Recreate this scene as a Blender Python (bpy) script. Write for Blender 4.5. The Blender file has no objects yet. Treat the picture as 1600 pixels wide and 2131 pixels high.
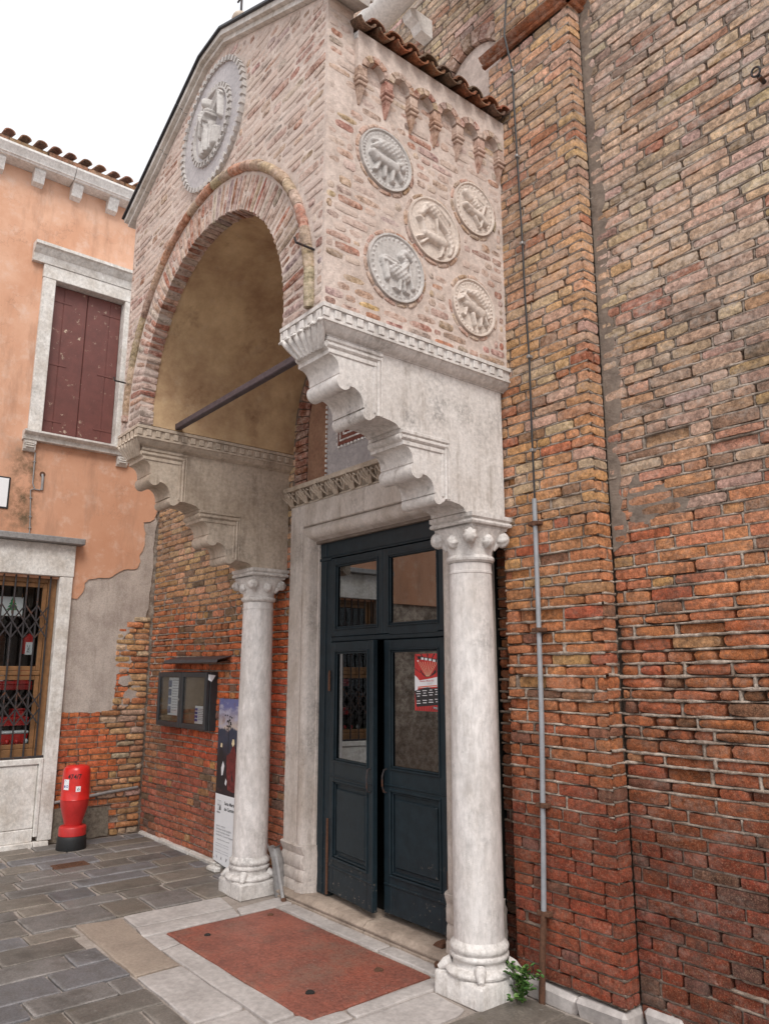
import bpy, math, random
import numpy as np
from mathutils import Vector, noise as mnoise
from mathutils.geometry import tessellate_polygon

R = random.Random(7)
S = bpy.context.scene
COL = S.collection

# ------------------------------------------------------------------ camera, sky, sun, exposure
PITCH, YAW, EYE, FOC = math.radians(11.877), math.radians(50.889), 1.7, 1576.4 / 1600.0
cd = bpy.data.cameras.new("camera")
cd.sensor_fit = 'HORIZONTAL'
cd.sensor_width = 36.0
cd.lens = 36.0 * FOC
cd.clip_start, cd.clip_end = 0.05, 500.0
cam = bpy.data.objects.new("camera", cd)
cam.location = (0, 0, EYE)
cam.rotation_euler = (math.pi / 2 + PITCH, 0, YAW)
COL.objects.link(cam)
S.camera = cam

SUN_EL, SUN_AZ = math.radians(50), math.radians(118)      # azimuth clockwise from +Y
w = bpy.data.worlds.new("World")
S.world = w
w.use_nodes = True
wn, wl = w.node_tree.nodes, w.node_tree.links
bg = wn["Background"]
sky = wn.new("ShaderNodeTexSky")
sky.sky_type = 'NISHITA'
sky.sun_disc = False
sky.sun_elevation = SUN_EL
sky.sun_rotation = SUN_AZ
sky.dust_density = 3.0
hsv = wn.new("ShaderNodeHueSaturation")                    # thin even cloud: most of the blue is washed out
hsv.inputs['Saturation'].default_value = 0.12
cl = wn.new("ShaderNodeMix")
cl.data_type = 'RGBA'
cl.inputs[0].default_value = 0.72
cl.inputs[7].default_value = (11.5, 11.6, 12.0, 1)
wl.new(sky.outputs[0], hsv.inputs['Color'])
wl.new(hsv.outputs[0], cl.inputs[6])
wl.new(cl.outputs[2], bg.inputs['Color'])
bg.inputs['Strength'].default_value = 0.083
ld = bpy.data.lights.new("sun", 'SUN')
ld.energy = 1.5
ld.angle = math.radians(24)
ld.color = (1.0, 0.96, 0.9)
sun = bpy.data.objects.new("sun", ld)
sd = Vector((math.sin(SUN_AZ) * math.cos(SUN_EL), math.cos(SUN_AZ) * math.cos(SUN_EL), math.sin(SUN_EL)))
sun.rotation_euler = sd.to_track_quat('Z', 'Y').to_euler()
sun.location = sd * 20
COL.objects.link(sun)
S.view_settings.view_transform = 'Standard'
S.view_settings.look = 'None'
S.view_settings.gamma = 1.0
S.view_settings.use_curve_mapping = False
S.view_settings.exposure = 0.55

# ------------------------------------------------------------------ helpers
_fw = np.array([-math.sin(YAW) * math.cos(PITCH), math.cos(YAW) * math.cos(PITCH), math.sin(PITCH)])
_rt = np.array([math.cos(YAW), math.sin(YAW), 0.0])
_up = np.cross(_rt, _fw)


def frame_size(pts):
    """size in the picture (fraction of its width squared) of a cloud of points, 0 when outside"""
    d = np.asarray(pts, float) - np.array([0, 0, EYE])
    z = d @ _fw
    if z.min() < 0.2:
        return 0.0
    x = FOC * (d @ _rt) / z
    y = FOC * (d @ _up) / z
    if x.max() < -0.5 or x.min() > 0.5 or y.max() < -0.667 or y.min() > 0.667:
        return 0.0
    return float((x.max() - x.min()) * (y.max() - y.min()))


def tag(o, label=None, cat=None, group=None, kind=None):
    if label: o['label'] = label
    if cat: o['category'] = cat
    if group: o['group'] = group
    if kind: o['kind'] = kind
    return o


def thing(name, loc, label, cat, group=None, kind=None):
    o = bpy.data.objects.new(name, None)
    o.empty_display_size = 0.1
    o.location = loc
    COL.objects.link(o)
    return tag(o, label, cat, group, kind)


def put(o, parent=None):
    COL.objects.link(o)
    if parent is not None:
        o.parent = parent
        if parent.type == 'EMPTY':
            o.location = -Vector(parent.location)
    return o


class MB:
    def __init__(s):
        s.v, s.f, s.m, s.c = [], [], [], []

    def add(s, verts, faces, mi=0, col=None):
        n = len(s.v)
        s.v.extend(tuple(map(float, p)) for p in verts)
        s.f.extend(tuple(i + n for i in f) for f in faces)
        s.m.extend([mi] * len(faces))
        s.c.extend([col or (1, 1, 1, 0)] * len(verts))
        return s

    def box(s, x0, x1, y0, y1, z0, z1, bev=0.0, mi=0, col=None, jit=0.0):
        if bev <= 0:
            v = [(x, y, z) for x in (x0, x1) for y in (y0, y1) for z in (z0, z1)]
            f = [(0, 1, 3, 2), (4, 6, 7, 5), (0, 4, 5, 1), (2, 3, 7, 6), (0, 2, 6, 4), (1, 5, 7, 3)]
            return s.add(v, f, mi, col)
        b = min(bev, abs(x1 - x0) / 2.1, abs(y1 - y0) / 2.1, abs(z1 - z0) / 2.1)
        v, idx = [], {}
        for i, x in enumerate((x0, x1)):
            for j, y in enumerate((y0, y1)):
                for k, z in enumerate((z0, z1)):
                    sx, sy, sz = (b, -b)[i], (b, -b)[j], (b, -b)[k]
                    q = [R.uniform(-jit, jit) for _ in range(3)] if jit else (0, 0, 0)
                    idx[i, j, k] = len(v)
                    v += [(x + q[0], y + sy + q[1], z + sz + q[2]), (x + sx + q[0], y + q[1], z + sz + q[2]), (x + sx + q[0], y + sy + q[1], z + q[2])]
        f = []
        I = lambda i, j, k, a: idx[i, j, k] + a
        for i in (0, 1):
            f.append((I(i, 0, 0, 0), I(i, 1, 0, 0), I(i, 1, 1, 0), I(i, 0, 1, 0)))
            f.append((I(0, i, 0, 1), I(1, i, 0, 1), I(1, i, 1, 1), I(0, i, 1, 1)))
            f.append((I(0, 0, i, 2), I(1, 0, i, 2), I(1, 1, i, 2), I(0, 1, i, 2)))
            for j in (0, 1):
                f.append((I(i, j, 0, 0), I(i, j, 1, 0), I(i, j, 1, 1), I(i, j, 0, 1)))
                f.append((I(i, 0, j, 0), I(i, 1, j, 0), I(i, 1, j, 2), I(i, 0, j, 2)))
                f.append((I(0, i, j, 1), I(1, i, j, 1), I(1, i, j, 2), I(0, i, j, 2)))
                for k in (0, 1):
                    f.append((I(i, j, k, 0), I(i, j, k, 1), I(i, j, k, 2)))
        return s.add(v, f, mi, col)

    def prism(s, polys, a0, a1, P, mi=0, col=None, bev=0.0):
        """polys: outline [(u, v)] or [outline, hole, ...]; P(u, v, a) -> point; the a1 end is the face"""
        if not isinstance(polys[0][0], (tuple, list)):
            polys = [polys]
        flat = [p for poly in polys for p in poly]
        tri = tessellate_polygon([[Vector((p[0], p[1], 0)) for p in poly] for poly in polys])
        n = len(flat)
        v = [P(u, q, a0) for u, q in flat] + [P(u, q, a1) for u, q in flat]
        f = [tuple(t) for t in tri] + [tuple(i + n for i in reversed(t)) for t in tri]
        k = 0
        for poly in polys:
            m = len(poly)
            for i in range(m):
                a, b = k + i, k + (i + 1) % m
                f.append((a, b, b + n, a + n))
            k += m
        return s.add(v, f, mi, col)

    def lathe(s, cx, cy, prof, n=32, mi=0, col=None, rad=None, closed=True):
        v, f = [], []
        for r, z in prof:
            for k in range(n):
                a = 2 * math.pi * k / n
                rr = r * (rad(a, z) if rad else 1.0)
                v.append((cx + rr * math.cos(a), cy + rr * math.sin(a), z))
        m = len(prof)
        for i in range(m - 1):
            for k in range(n):
                k2 = (k + 1) % n
                f.append((i * n + k, i * n + k2, (i + 1) * n + k2, (i + 1) * n + k))
        if closed:
            f.append(tuple(reversed(range(n))))
            f.append(tuple((m - 1) * n + k for k in range(n)))
        return s.add(v, f, mi, col)

    def tube(s, path, r, n=8, mi=0, col=None, caps=True):
        P = [Vector(p) for p in path]
        m = len(P)
        rs = r if isinstance(r, (list, tuple)) else [r] * m
        v, f = [], []
        nrm = None
        for i in range(m):
            t = (P[min(i + 1, m - 1)] - P[max(i - 1, 0)]).normalized()
            if nrm is None:
                nrm = t.cross(Vector((0.31, 0.17, 0.93)))
                if nrm.length < 0.1: nrm = t.cross(Vector((1, 0, 0)))
            nrm = (nrm - t * nrm.dot(t)).normalized()
            b = t.cross(nrm)
            for k in range(n):
                a = 2 * math.pi * k / n
                v.append(P[i] + (nrm * math.cos(a) + b * math.sin(a)) * rs[i])
        for i in range(m - 1):
            for k in range(n):
                k2 = (k + 1) % n
                f.append((i * n + k, i * n + k2, (i + 1) * n + k2, (i + 1) * n + k))
        if caps:
            f.append(tuple(reversed(range(n))))
            f.append(tuple((m - 1) * n + k for k in range(n)))
        return s.add(v, f, mi, col)

    def build(s, name, mats, parent=None, smooth=35, label=None, kind=None):
        me = bpy.data.meshes.new(name)
        me.from_pydata(s.v, [], s.f)
        if not isinstance(mats, (list, tuple)): mats = [mats]
        for m in mats: me.materials.append(m)
        if len(mats) > 1:
            me.polygons.foreach_set('material_index', s.m)
        ca = me.color_attributes.new('Col', 'FLOAT_COLOR', 'POINT')
        ca.data.foreach_set('color', np.asarray(s.c, dtype=np.float32).ravel())
        if smooth:
            me.polygons.foreach_set('use_smooth', [True] * len(me.polygons))
            if smooth < 180 and len(s.f) > 1:
                me.set_sharp_from_angle(angle=math.radians(smooth))
        me.update()
        o = bpy.data.objects.new(name, me)
        put(o, parent)
        if label: o['label'] = label
        if kind: o['kind'] = kind
        return o


XZ = lambda y: (lambda u, v, a: (u, a, v))          # prism axes: u=x, v=z, depth along y
UX = lambda u, v, a: (u, a, v)
UY = lambda u, v, a: (a, u, v)                      # u=y, v=z, depth along x
UG = lambda u, v, a: (u, v, a)                      # u=x, v=y, depth along z


def jag(pts, seg, amp, rng=R):
    out = []
    for i in range(len(pts) - 1):
        (x0, y0), (x1, y1) = pts[i], pts[i + 1]
        d = math.hypot(x1 - x0, y1 - y0)
        n = max(1, int(d / seg))
        for k in range(n):
            t = k / n
            j = amp if k else amp * 0.3
            out.append((x0 + (x1 - x0) * t + rng.uniform(-j, j), y0 + (y1 - y0) * t + rng.uniform(-j, j)))
    out.append(pts[-1])
    return out


def lettering(txt, size, P, mat, parent, name='lettering', align='LEFT', bold=0.0, gap=1.0, line=1.0):
    """flat print: P(u, v) maps the text plane to the place it stands"""
    c = bpy.data.curves.new(name, 'FONT')
    c.body = txt
    c.size = size
    c.align_x = align
    c.offset = bold
    c.space_character = gap
    c.space_line = line
    c.resolution_u = 2
    t = bpy.data.objects.new(name, c)
    COL.objects.link(t)
    dg = bpy.context.evaluated_depsgraph_get()
    me = bpy.data.meshes.new_from_object(t.evaluated_get(dg))
    bpy.data.objects.remove(t)
    for v in me.vertices:
        v.co = P(v.co.x, v.co.y)
    me.materials.clear()
    me.materials.append(mat)
    o = bpy.data.objects.new(name, me)
    return put(o, parent)


# ------------------------------------------------------------------ materials
class NT:
    def __init__(s, name):
        s.mat = bpy.data.materials.new(name)
        s.mat.use_nodes = True
        s.t = s.mat.node_tree
        s.b = s.t.nodes['Principled BSDF']
        s.pos = s.t.nodes.new('ShaderNodeNewGeometry').outputs['Position']

    def new(s, typ):
        return s.t.nodes.new('ShaderNode' + typ)

    def ln(s, a, b):
        if isinstance(a, (int, float)): b.default_value = a
        elif isinstance(a, tuple): b.default_value = a if len(a) == 4 else (*a, 1)
        else: s.t.links.new(a, b)

    def scaled(s, v):
        n = s.new('VectorMath'); n.operation = 'MULTIPLY'
        s.t.links.new(s.pos, n.inputs[0]); n.inputs[1].default_value = v
        return n.outputs[0]

    def noise(s, scale, det=5, rough=0.6, vec=None, dist=0.0):
        n = s.new('TexNoise')
        s.t.links.new(vec or s.pos, n.inputs['Vector'])
        n.inputs['Scale'].default_value = scale
        n.inputs['Detail'].default_value = det
        n.inputs['Roughness'].default_value = rough
        n.inputs['Distortion'].default_value = dist
        return n.outputs[0]

    def voro(s, scale, vec=None, feat='F1'):
        n = s.new('TexVoronoi'); n.feature = feat
        s.t.links.new(vec or s.pos, n.inputs['Vector'])
        n.inputs['Scale'].default_value = scale
        return n.outputs['Distance']

    def remap(s, x, a, b, c=0.0, d=1.0):
        n = s.new('MapRange')
        s.ln(x, n.inputs[0])
        for i, k in enumerate((a, b, c, d)): n.inputs[i + 1].default_value = k
        return n.outputs[0]

    def math(s, op, a, b=0.0, c=None):
        n = s.new('Math'); n.operation = op
        s.ln(a, n.inputs[0]); s.ln(b, n.inputs[1])
        if c is not None: s.ln(c, n.inputs[2])
        return n.outputs[0]

    def mix(s, f, a, b, mode='MIX'):
        n = s.new('Mix'); n.data_type = 'RGBA'; n.blend_type = mode
        s.ln(f, n.inputs[0]); s.ln(a, n.inputs[6]); s.ln(b, n.inputs[7])
        return n.outputs[2]

    def gray(s, x):
        n = s.new('CombineColor')
        for i in range(3): s.ln(x, n.inputs[i])
        return n.outputs[0]

    def z(s):
        n = s.new('SeparateXYZ'); s.t.links.new(s.pos, n.inputs[0])
        return n.outputs[2]

    def attr(s, name='Col'):
        n = s.new('Attribute'); n.attribute_name = name
        return n.outputs['Color'], n.outputs['Alpha']

    def bump(s, h, strength=0.4, dist=0.01):
        n = s.new('Bump')
        n.inputs['Strength'].default_value = strength
        n.inputs['Distance'].default_value = dist
        s.ln(h, n.inputs['Height'])
        s.t.links.new(n.outputs[0], s.b.inputs['Normal'])

    def done(s, col, rough=0.8, metal=0.0, spec=None):
        s.ln(col, s.b.inputs['Base Color'])
        s.ln(rough, s.b.inputs['Roughness'])
        s.b.inputs['Metallic'].default_value = metal
        if spec is not None: s.b.inputs['Specular IOR Level'].default_value = spec
        return s.mat


def weather(m, c, lime, lime_amt, grime, grime_amt):
    """lime smears and soot that run across bricks and joints alike"""
    up = m.remap(m.z(), 2.3, 3.6)
    s1 = m.math('MULTIPLY', m.remap(m.noise(4.5, 8, 0.74, m.scaled((1, 1, 2.2))), 0.46, 0.62), m.remap(m.noise(34, 6, 0.75), 0.38, 0.58))
    c = m.mix(m.math('MULTIPLY', m.math('MULTIPLY', s1, m.math('ADD', m.math('MULTIPLY', up, 0.75), 0.25)), lime_amt), c, lime)
    g = m.math('MULTIPLY', m.remap(m.noise(2.6, 7, 0.75, m.scaled((1, 1, 1.6))), 0.50, 0.66), m.remap(m.noise(24, 6, 0.75), 0.36, 0.58))
    return m.mix(m.math('MULTIPLY', g, grime_amt), c, grime)


def brick_mat(name, lime=(0.50, 0.43, 0.38), grime=(0.05, 0.045, 0.04), grime_amt=0.5, lime_base=0.0, bump=0.65, grit=0.6, smear=0.7):
    m = NT(name)
    col, al = m.attr()
    n1, n2, n3 = m.noise(38, 6, 0.7), m.noise(170, 4, 0.7), m.noise(7.5, 7, 0.7)
    c = m.mix(1.0, col, m.gray(m.remap(n1, 0.36, 0.66, 0.55, 1.42)), 'MULTIPLY')
    c = m.mix(1.0, c, m.gray(m.remap(m.noise(15, 8, 0.78), 0.38, 0.62, 0.66, 1.30)), 'MULTIPLY')
    c = m.mix(1.0, c, m.gray(m.remap(m.noise(1.1, 4), 0.35, 0.65, 0.80, 1.16)), 'MULTIPLY')
    c = m.mix(m.remap(n2, 0.53, 0.66, 0, 0.75 * grit), c, (0.46, 0.29, 0.18))
    c = m.mix(m.remap(n2, 0.47, 0.35, 0, 1.1 * grit), c, (0.06, 0.03, 0.02))
    lf = m.math('ADD', m.math('MULTIPLY', n3, 0.62), m.math('MULTIPLY', n1, 0.38))
    lf = m.math('ADD', lf, m.math('MULTIPLY', al, 0.55))
    c = m.mix(m.remap(lf, 0.66 - lime_base, 0.86 - lime_base, 0, 0.85), c, lime)
    c = weather(m, c, lime, smear, grime, grime_amt)
    h = m.math('ADD', m.math('MULTIPLY', n1, 0.8), m.math('MULTIPLY', n2, 0.35))
    m.bump(h, bump, 0.022)
    return m.done(c, 0.92, spec=0.25)


def stone_mat(name, base, dark, amt=0.5, scale=2.5, bump=0.25, rough=0.6, vein=None, stretch=None, fine=45, speck=0.25, streak=0.0):
    m = NT(name)
    vec = m.scaled(stretch) if stretch else None
    n1 = m.noise(scale, 7, 0.68, vec)
    n2 = m.noise(fine, 6, 0.7, vec)
    n3 = m.noise(190, 3, 0.6)
    c = m.mix(m.remap(n1, 0.42, 0.72, 0, amt), base, dark)
    c = m.mix(1.0, c, m.gray(m.remap(n2, 0.36, 0.64, 0.82, 1.11)), 'MULTIPLY')
    if streak:
        sv = m.math('MULTIPLY', m.remap(m.noise(5, 8, 0.74, m.scaled((2.2, 2.2, 0.28))), 0.48, 0.64, 0, streak), m.remap(m.noise(16, 6, 0.7), 0.35, 0.6))
        c = m.mix(sv, c, tuple(k * f for k, f in zip(base, (0.40, 0.36, 0.32))))
        so = m.math('MULTIPLY', m.remap(m.noise(3.3, 9, 0.78), 0.53, 0.66, 0, streak), m.remap(m.noise(48, 5, 0.7), 0.38, 0.58))
        c = m.mix(so, c, tuple(k * 0.25 for k in base))
    sp = m.math('MULTIPLY', m.remap(n3, 0.60, 0.70, 0, speck), m.remap(m.noise(5, 5), 0.4, 0.65))
    c = m.mix(sp, c, tuple(k * 0.25 for k in base))
    if vein:
        v = m.noise(3.2, 8, 0.62, m.scaled(vein[1]), 1.6)
        c = m.mix(m.remap(m.math('ABSOLUTE', m.math('SUBTRACT', v, 0.5)), 0.0, 0.03, vein[2], 0), c, vein[0])
    m.bump(m.math('ADD', n2, m.math('MULTIPLY', n3, 0.4)), bump, 0.008)
    return m.done(c, rough, spec=0.35)


def plain_mat(name, base, var=0.25, rough=0.5, metal=0.0, scale=30, bump=0.08, chip=None, spec=None, chip_glint_z=None):
    m = NT(name)
    n = m.noise(scale, 6, 0.7)
    c = m.mix(1.0, base, m.gray(m.remap(n, 0.3, 0.7, 1 - var, 1 + var)), 'MULTIPLY')
    if chip:
        f = m.math('MULTIPLY', m.remap(m.noise(chip[1], 8, 0.75), chip[2], chip[2] + 0.03), m.remap(m.noise(1.9, 3), 0.4, 0.62))
        if chip_glint_z: f = m.math('MULTIPLY', f, m.remap(m.z(), *chip_glint_z))
        c = m.mix(f, c, chip[0])
    if bump: m.bump(n, bump, 0.004)
    return m.done(c, rough, metal, spec)


def glass_mat(name, refl=0.2, tint=(0.55, 0.57, 0.58)):
    m = NT(name)
    m.t.nodes.remove(m.b)
    tr, gl, mx = m.new('BsdfTransparent'), m.new('BsdfGlossy'), m.new('MixShader')
    tr.inputs[0].default_value = (*tint, 1)
    gl.inputs['Roughness'].default_value = 0.01
    gl.inputs['Color'].default_value = (0.9, 0.93, 0.95, 1)
    lw = m.new('LayerWeight'); lw.inputs[0].default_value = 0.5
    f = m.math('MINIMUM', m.math('ADD', m.math('MULTIPLY', m.math('POWER', lw.outputs['Facing'], 5.0), 0.95), refl), 1.0)
    m.t.links.new(f, mx.inputs[0])
    m.t.links.new(tr.outputs[0], mx.inputs[1]); m.t.links.new(gl.outputs[0], mx.inputs[2])
    m.t.links.new(mx.outputs[0], m.t.nodes['Material Output'].inputs[0])
    return m.mat


M = {}
M['brick'] = brick_mat('weathered_brick', lime=(0.58, 0.50, 0.44), grime=(0.075, 0.062, 0.052), grime_amt=0.62)
M['brick_red'] = brick_mat('red_brick', lime=(0.55, 0.41, 0.33), grime=(0.10, 0.055, 0.038), grime_amt=0.20, bump=0.6)
M['brick_new'] = brick_mat('newer_brick', lime=(0.45, 0.33, 0.25), grime_amt=0.15, bump=0.4, grit=0.3)
M['brick_pale'] = brick_mat('limewashed_brick', lime=(0.66, 0.54, 0.475), lime_base=0.06, grime_amt=0.15)
def mortar_mat():
    m = NT('lime_mortar')
    n1, n2, n3 = m.noise(2.6, 7, 0.7), m.noise(60, 6, 0.75), m.noise(11, 6, 0.7)
    c = m.mix(m.remap(n3, 0.40, 0.58), (0.58, 0.48, 0.40), (0.27, 0.20, 0.155))
    up = m.remap(m.z(), 2.2, 3.2)
    c = m.mix(m.math('MULTIPLY', up, m.remap(n1, 0.44, 0.60, 0.15, 0.85)), c, (0.235, 0.185, 0.15))
    dn = m.remap(m.z(), 1.15, 0.75)
    c = m.mix(m.math('MULTIPLY', dn, 0.55), c, (0.22, 0.15, 0.115))
    c = m.mix(1.0, c, m.gray(m.remap(n2, 0.3, 0.7, 0.6, 1.3)), 'MULTIPLY')
    c = weather(m, c, (0.52, 0.45, 0.40), 0.8, (0.05, 0.042, 0.036), 0.7)
    m.bump(m.math('ADD', n2, n3), 1.0, 0.015)
    return m.done(c, 0.95, spec=0.2)


M['mortar'] = mortar_mat()
M['mortar_dark'] = stone_mat('dirty_mortar', (0.20, 0.155, 0.125), (0.075, 0.055, 0.045), 0.8, 2.0, 0.9, 0.95, fine=60)
M['mortar_smear'] = stone_mat('smeared_old_mortar', (0.27, 0.215, 0.175), (0.13, 0.10, 0.082), 0.9, 9.0, 1.0, 0.95, fine=40, speck=0.8)
M['slurry'] = stone_mat('pale_pointing', (0.67, 0.56, 0.50), (0.45, 0.355, 0.305), 0.85, 5.0, 1.0, 0.95, fine=28, speck=0.6)
M['marble'] = stone_mat('istrian_stone', (0.70, 0.665, 0.64), (0.50, 0.45, 0.41), 0.7, 3.0, 0.35, 0.6, fine=40, speck=0.6, streak=0.75)
M['marble_shaft'] = stone_mat('veined_column_stone', (0.72, 0.68, 0.66), (0.53, 0.47, 0.43), 0.8, 3.0, 0.3, 0.5, vein=((0.48, 0.44, 0.42), (1.6, 1.6, 0.5), 0.35), stretch=(1, 1, 0.45), fine=22, speck=0.7, streak=0.45)
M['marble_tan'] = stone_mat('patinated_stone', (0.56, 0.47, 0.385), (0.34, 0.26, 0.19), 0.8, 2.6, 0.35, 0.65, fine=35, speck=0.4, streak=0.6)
M['jamb'] = stone_mat('doorway_stone', (0.60, 0.535, 0.49), (0.36, 0.29, 0.235), 0.85, 3.5, 0.45, 0.6, stretch=(1.4, 1.4, .6), fine=60, speck=0.7, streak=0.6)
M['threshold'] = stone_mat('worn_threshold_stone', (0.40, 0.32, 0.26), (0.19, 0.145, 0.115), 0.9, 4.5, 0.5, 0.6, fine=35, speck=0.7)
M['grey_marble'] = stone_mat('grey_marble', (0.49, 0.455, 0.46), (0.32, 0.295, 0.30), 0.8, 2.0, 0.15, 0.45, vein=((0.29, 0.27, 0.285), (1, 1, 1.6), 0.6))
M['relief_grey'] = stone_mat('grey_carved_stone', (0.56, 0.53, 0.51), (0.36, 0.33, 0.31), 0.7, 6.0, 0.3, 0.7, speck=0.5)
M['relief_warm'] = stone_mat('cream_carved_stone', (0.68, 0.59, 0.525), (0.48, 0.395, 0.335), 0.7, 6.0, 0.3, 0.7, speck=0.5)
M['terracotta'] = brick_mat('terracotta', lime=(0.60, 0.47, 0.40), grime_amt=0.3, bump=0.5)
def red_slab_mat():
    m = NT('red_verona_marble')
    n1, n2 = m.noise(3.2, 8, 0.75), m.noise(42, 6, 0.78)
    c = m.mix(m.remap(n1, 0.40, 0.62), (0.285, 0.090, 0.060), (0.185, 0.068, 0.050))
    c = m.mix(1.0, c, m.gray(m.remap(n2, 0.36, 0.64, 0.66, 1.3)), 'MULTIPLY')
    c = m.mix(m.math('MULTIPLY', m.remap(m.noise(2.1, 7, 0.74), 0.50, 0.64), m.remap(n2, 0.38, 0.6, 0.2, 0.75)), c, (0.17, 0.125, 0.095))
    c = m.mix(m.math('MULTIPLY', m.remap(m.noise(85, 3), 0.62, 0.70), m.remap(m.noise(6, 5), 0.42, 0.58, 0, 0.7)), c, (0.42, 0.32, 0.27))
    cr = m.math('ABSOLUTE', m.math('SUBTRACT', m.noise(2.4, 9, 0.62), 0.5))
    c = m.mix(m.remap(cr, 0.0, 0.008, 0.55, 0), c, (0.12, 0.045, 0.035))
    m.bump(n2, 0.35, 0.006)
    return m.done(c, m.remap(n1, 0.35, 0.65, 0.42, 0.62), spec=0.4)


M['red_slab'] = red_slab_mat()
M['white_slab'] = stone_mat('worn_white_paving', (0.47, 0.43, 0.41), (0.29, 0.26, 0.245), 0.8, 3.2, 0.3, 0.55, fine=25, speck=0.6)
M['beige_slab'] = stone_mat('beige_paving', (0.33, 0.265, 0.215), (0.22, 0.175, 0.145), 0.8, 3.0, 0.25, 0.55)


def paving_mat():
    m = NT('trachyte_paving')
    col, al = m.attr()
    n1, n2, n3 = m.noise(5, 7, 0.7), m.noise(75, 6, 0.75), m.noise(1.6, 4)
    c = m.mix(1.0, col, m.gray(m.remap(n2, 0.3, 0.7, 0.6, 1.35)), 'MULTIPLY')
    c = m.mix(m.remap(n1, 0.45, 0.7, 0, 0.6), c, (0.085, 0.070, 0.056))
    c = m.mix(m.remap(m.noise(14, 7, 0.75), 0.58, 0.72, 0, 0.5), c, (0.30, 0.255, 0.22))
    c = m.mix(m.remap(m.noise(2.4, 8, 0.75), 0.52, 0.66, 0, 0.6), c, (0.055, 0.048, 0.042))
    c = m.mix(m.remap(m.noise(9, 6, 0.7), 0.60, 0.72, 0, 0.45), c, (0.12, 0.105, 0.06))
    c = m.mix(m.math('MULTIPLY', m.remap(m.voro(9.0), 0.10, 0.07), 0.35), c, (0.30, 0.28, 0.26))
    m.bump(m.math('ADD', n2, n1), 0.35, 0.008)
    return m.done(c, m.remap(m.math('ADD', n1, n3), 0.8, 1.2, 0.38, 0.7), spec=0.4)


M['paving'] = paving_mat()
M['paving_joint'] = stone_mat('paving_joint', (0.36, 0.31, 0.275), (0.22, 0.18, 0.155), 0.8, 3.5, 0.6, 0.9, fine=50)


def plaster_mat():
    m = NT('orange_plaster')
    n1, n2, n3 = m.noise(1.3, 6, 0.65), m.noise(95, 5, 0.7), m.noise(6, 6, 0.7)
    c = m.mix(m.remap(n1, 0.40, 0.62), (0.70, 0.43, 0.305), (0.60, 0.325, 0.21))
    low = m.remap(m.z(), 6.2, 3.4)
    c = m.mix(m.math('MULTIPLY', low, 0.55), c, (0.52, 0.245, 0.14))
    c = m.mix(m.remap(n3, 0.52, 0.72, 0, 0.55), c, (0.70, 0.53, 0.44))
    st = m.noise(2.2, 6, 0.7, m.scaled((1, 1.6, 0.35)))
    c = m.mix(m.remap(st, 0.50, 0.66, 0, 0.65), c, (0.40, 0.22, 0.145))
    cr = m.math('ABSOLUTE', m.math('SUBTRACT', m.noise(1.7, 9, 0.62), 0.5))
    c = m.mix(m.math('MULTIPLY', m.remap(cr, 0.0, 0.006, 0.5, 0), m.remap(n1, 0.45, 0.6)), c, (0.30, 0.17, 0.12))
    # green-black run-off below the window ledge
    sp = m.new('SeparateXYZ'); m.t.links.new(m.pos, sp.inputs[0])
    dy = m.math('ABSOLUTE', m.math('SUBTRACT', sp.outputs[1], 1.95))
    band = m.math('MULTIPLY', m.remap(dy, 0.24, 0.06), m.math('MULTIPLY', m.remap(sp.outputs[2], 4.15, 3.95), m.remap(sp.outputs[2], 2.9, 3.3)))
    c = m.mix(m.math('MULTIPLY', band, m.remap(n3, 0.36, 0.62, 0, 0.95)), c, (0.085, 0.062, 0.032))
    c = m.mix(m.remap(n2, 0.62, 0.75, 0, 0.25), c, (0.75, 0.5, 0.38))
    m.bump(m.math('ADD', n2, m.math('MULTIPLY', n3, 0.8)), 0.5, 0.008)
    return m.done(c, 0.93, spec=0.2)


M['plaster'] = plaster_mat()
M['render'] = stone_mat('grey_render', (0.52, 0.45, 0.40), (0.33, 0.27, 0.235), 0.9, 3.2, 0.8, 0.93, fine=70, speck=0.7, streak=0.4)
M['rubble'] = stone_mat('rough_concrete', (0.25, 0.21, 0.165), (0.08, 0.065, 0.05), 0.9, 25, 1.0, 0.95, fine=80, speck=0.9)


def vault_mat():
    m = NT('ochre_vault_plaster')
    n1, n2 = m.noise(2.1, 9, 0.74), m.noise(8, 8, 0.74)
    c = m.mix(m.remap(n1, 0.33, 0.66), (0.68, 0.50, 0.30), (0.37, 0.23, 0.135))
    c = m.mix(m.remap(n2, 0.52, 0.78, 0, 0.45), c, (0.62, 0.49, 0.36))
    c = m.mix(m.remap(m.noise(3.5, 6, 0.7), 0.58, 0.75, 0, 0.6), c, (0.17, 0.085, 0.048))
    m.bump(m.noise(30, 6), 0.25, 0.01)
    return m.done(c, 0.9, spec=0.2)


M['vault'] = vault_mat()
M['door'] = plain_mat('blue_black_door_paint', (0.011, 0.0205, 0.027), 0.3, 0.42, 0, 12, 0.10, chip=((0.33, 0.27, 0.215), 30, 0.60), spec=0.28, chip_glint_z=(0.62, 0.12))  # pale low chips: kicked paint, also painting in the light on the lower mouldings
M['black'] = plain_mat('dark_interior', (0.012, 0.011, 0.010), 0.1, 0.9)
M['iron'] = plain_mat('dark_iron', (0.045, 0.040, 0.042), 0.4, 0.55, 0.4, 40, 0.3, chip=((0.16, 0.06, 0.025), 20, 0.55))
M['hood'] = plain_mat('rust_flecked_sheet', (0.085, 0.085, 0.095), 0.3, 0.5, 0.3, 20, 0.2, chip=((0.20, 0.08, 0.04), 26, 0.58))
M['rust'] = plain_mat('rusty_iron', (0.11, 0.05, 0.028), 0.5, 0.8, 0.2, 60, 0.5)
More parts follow.
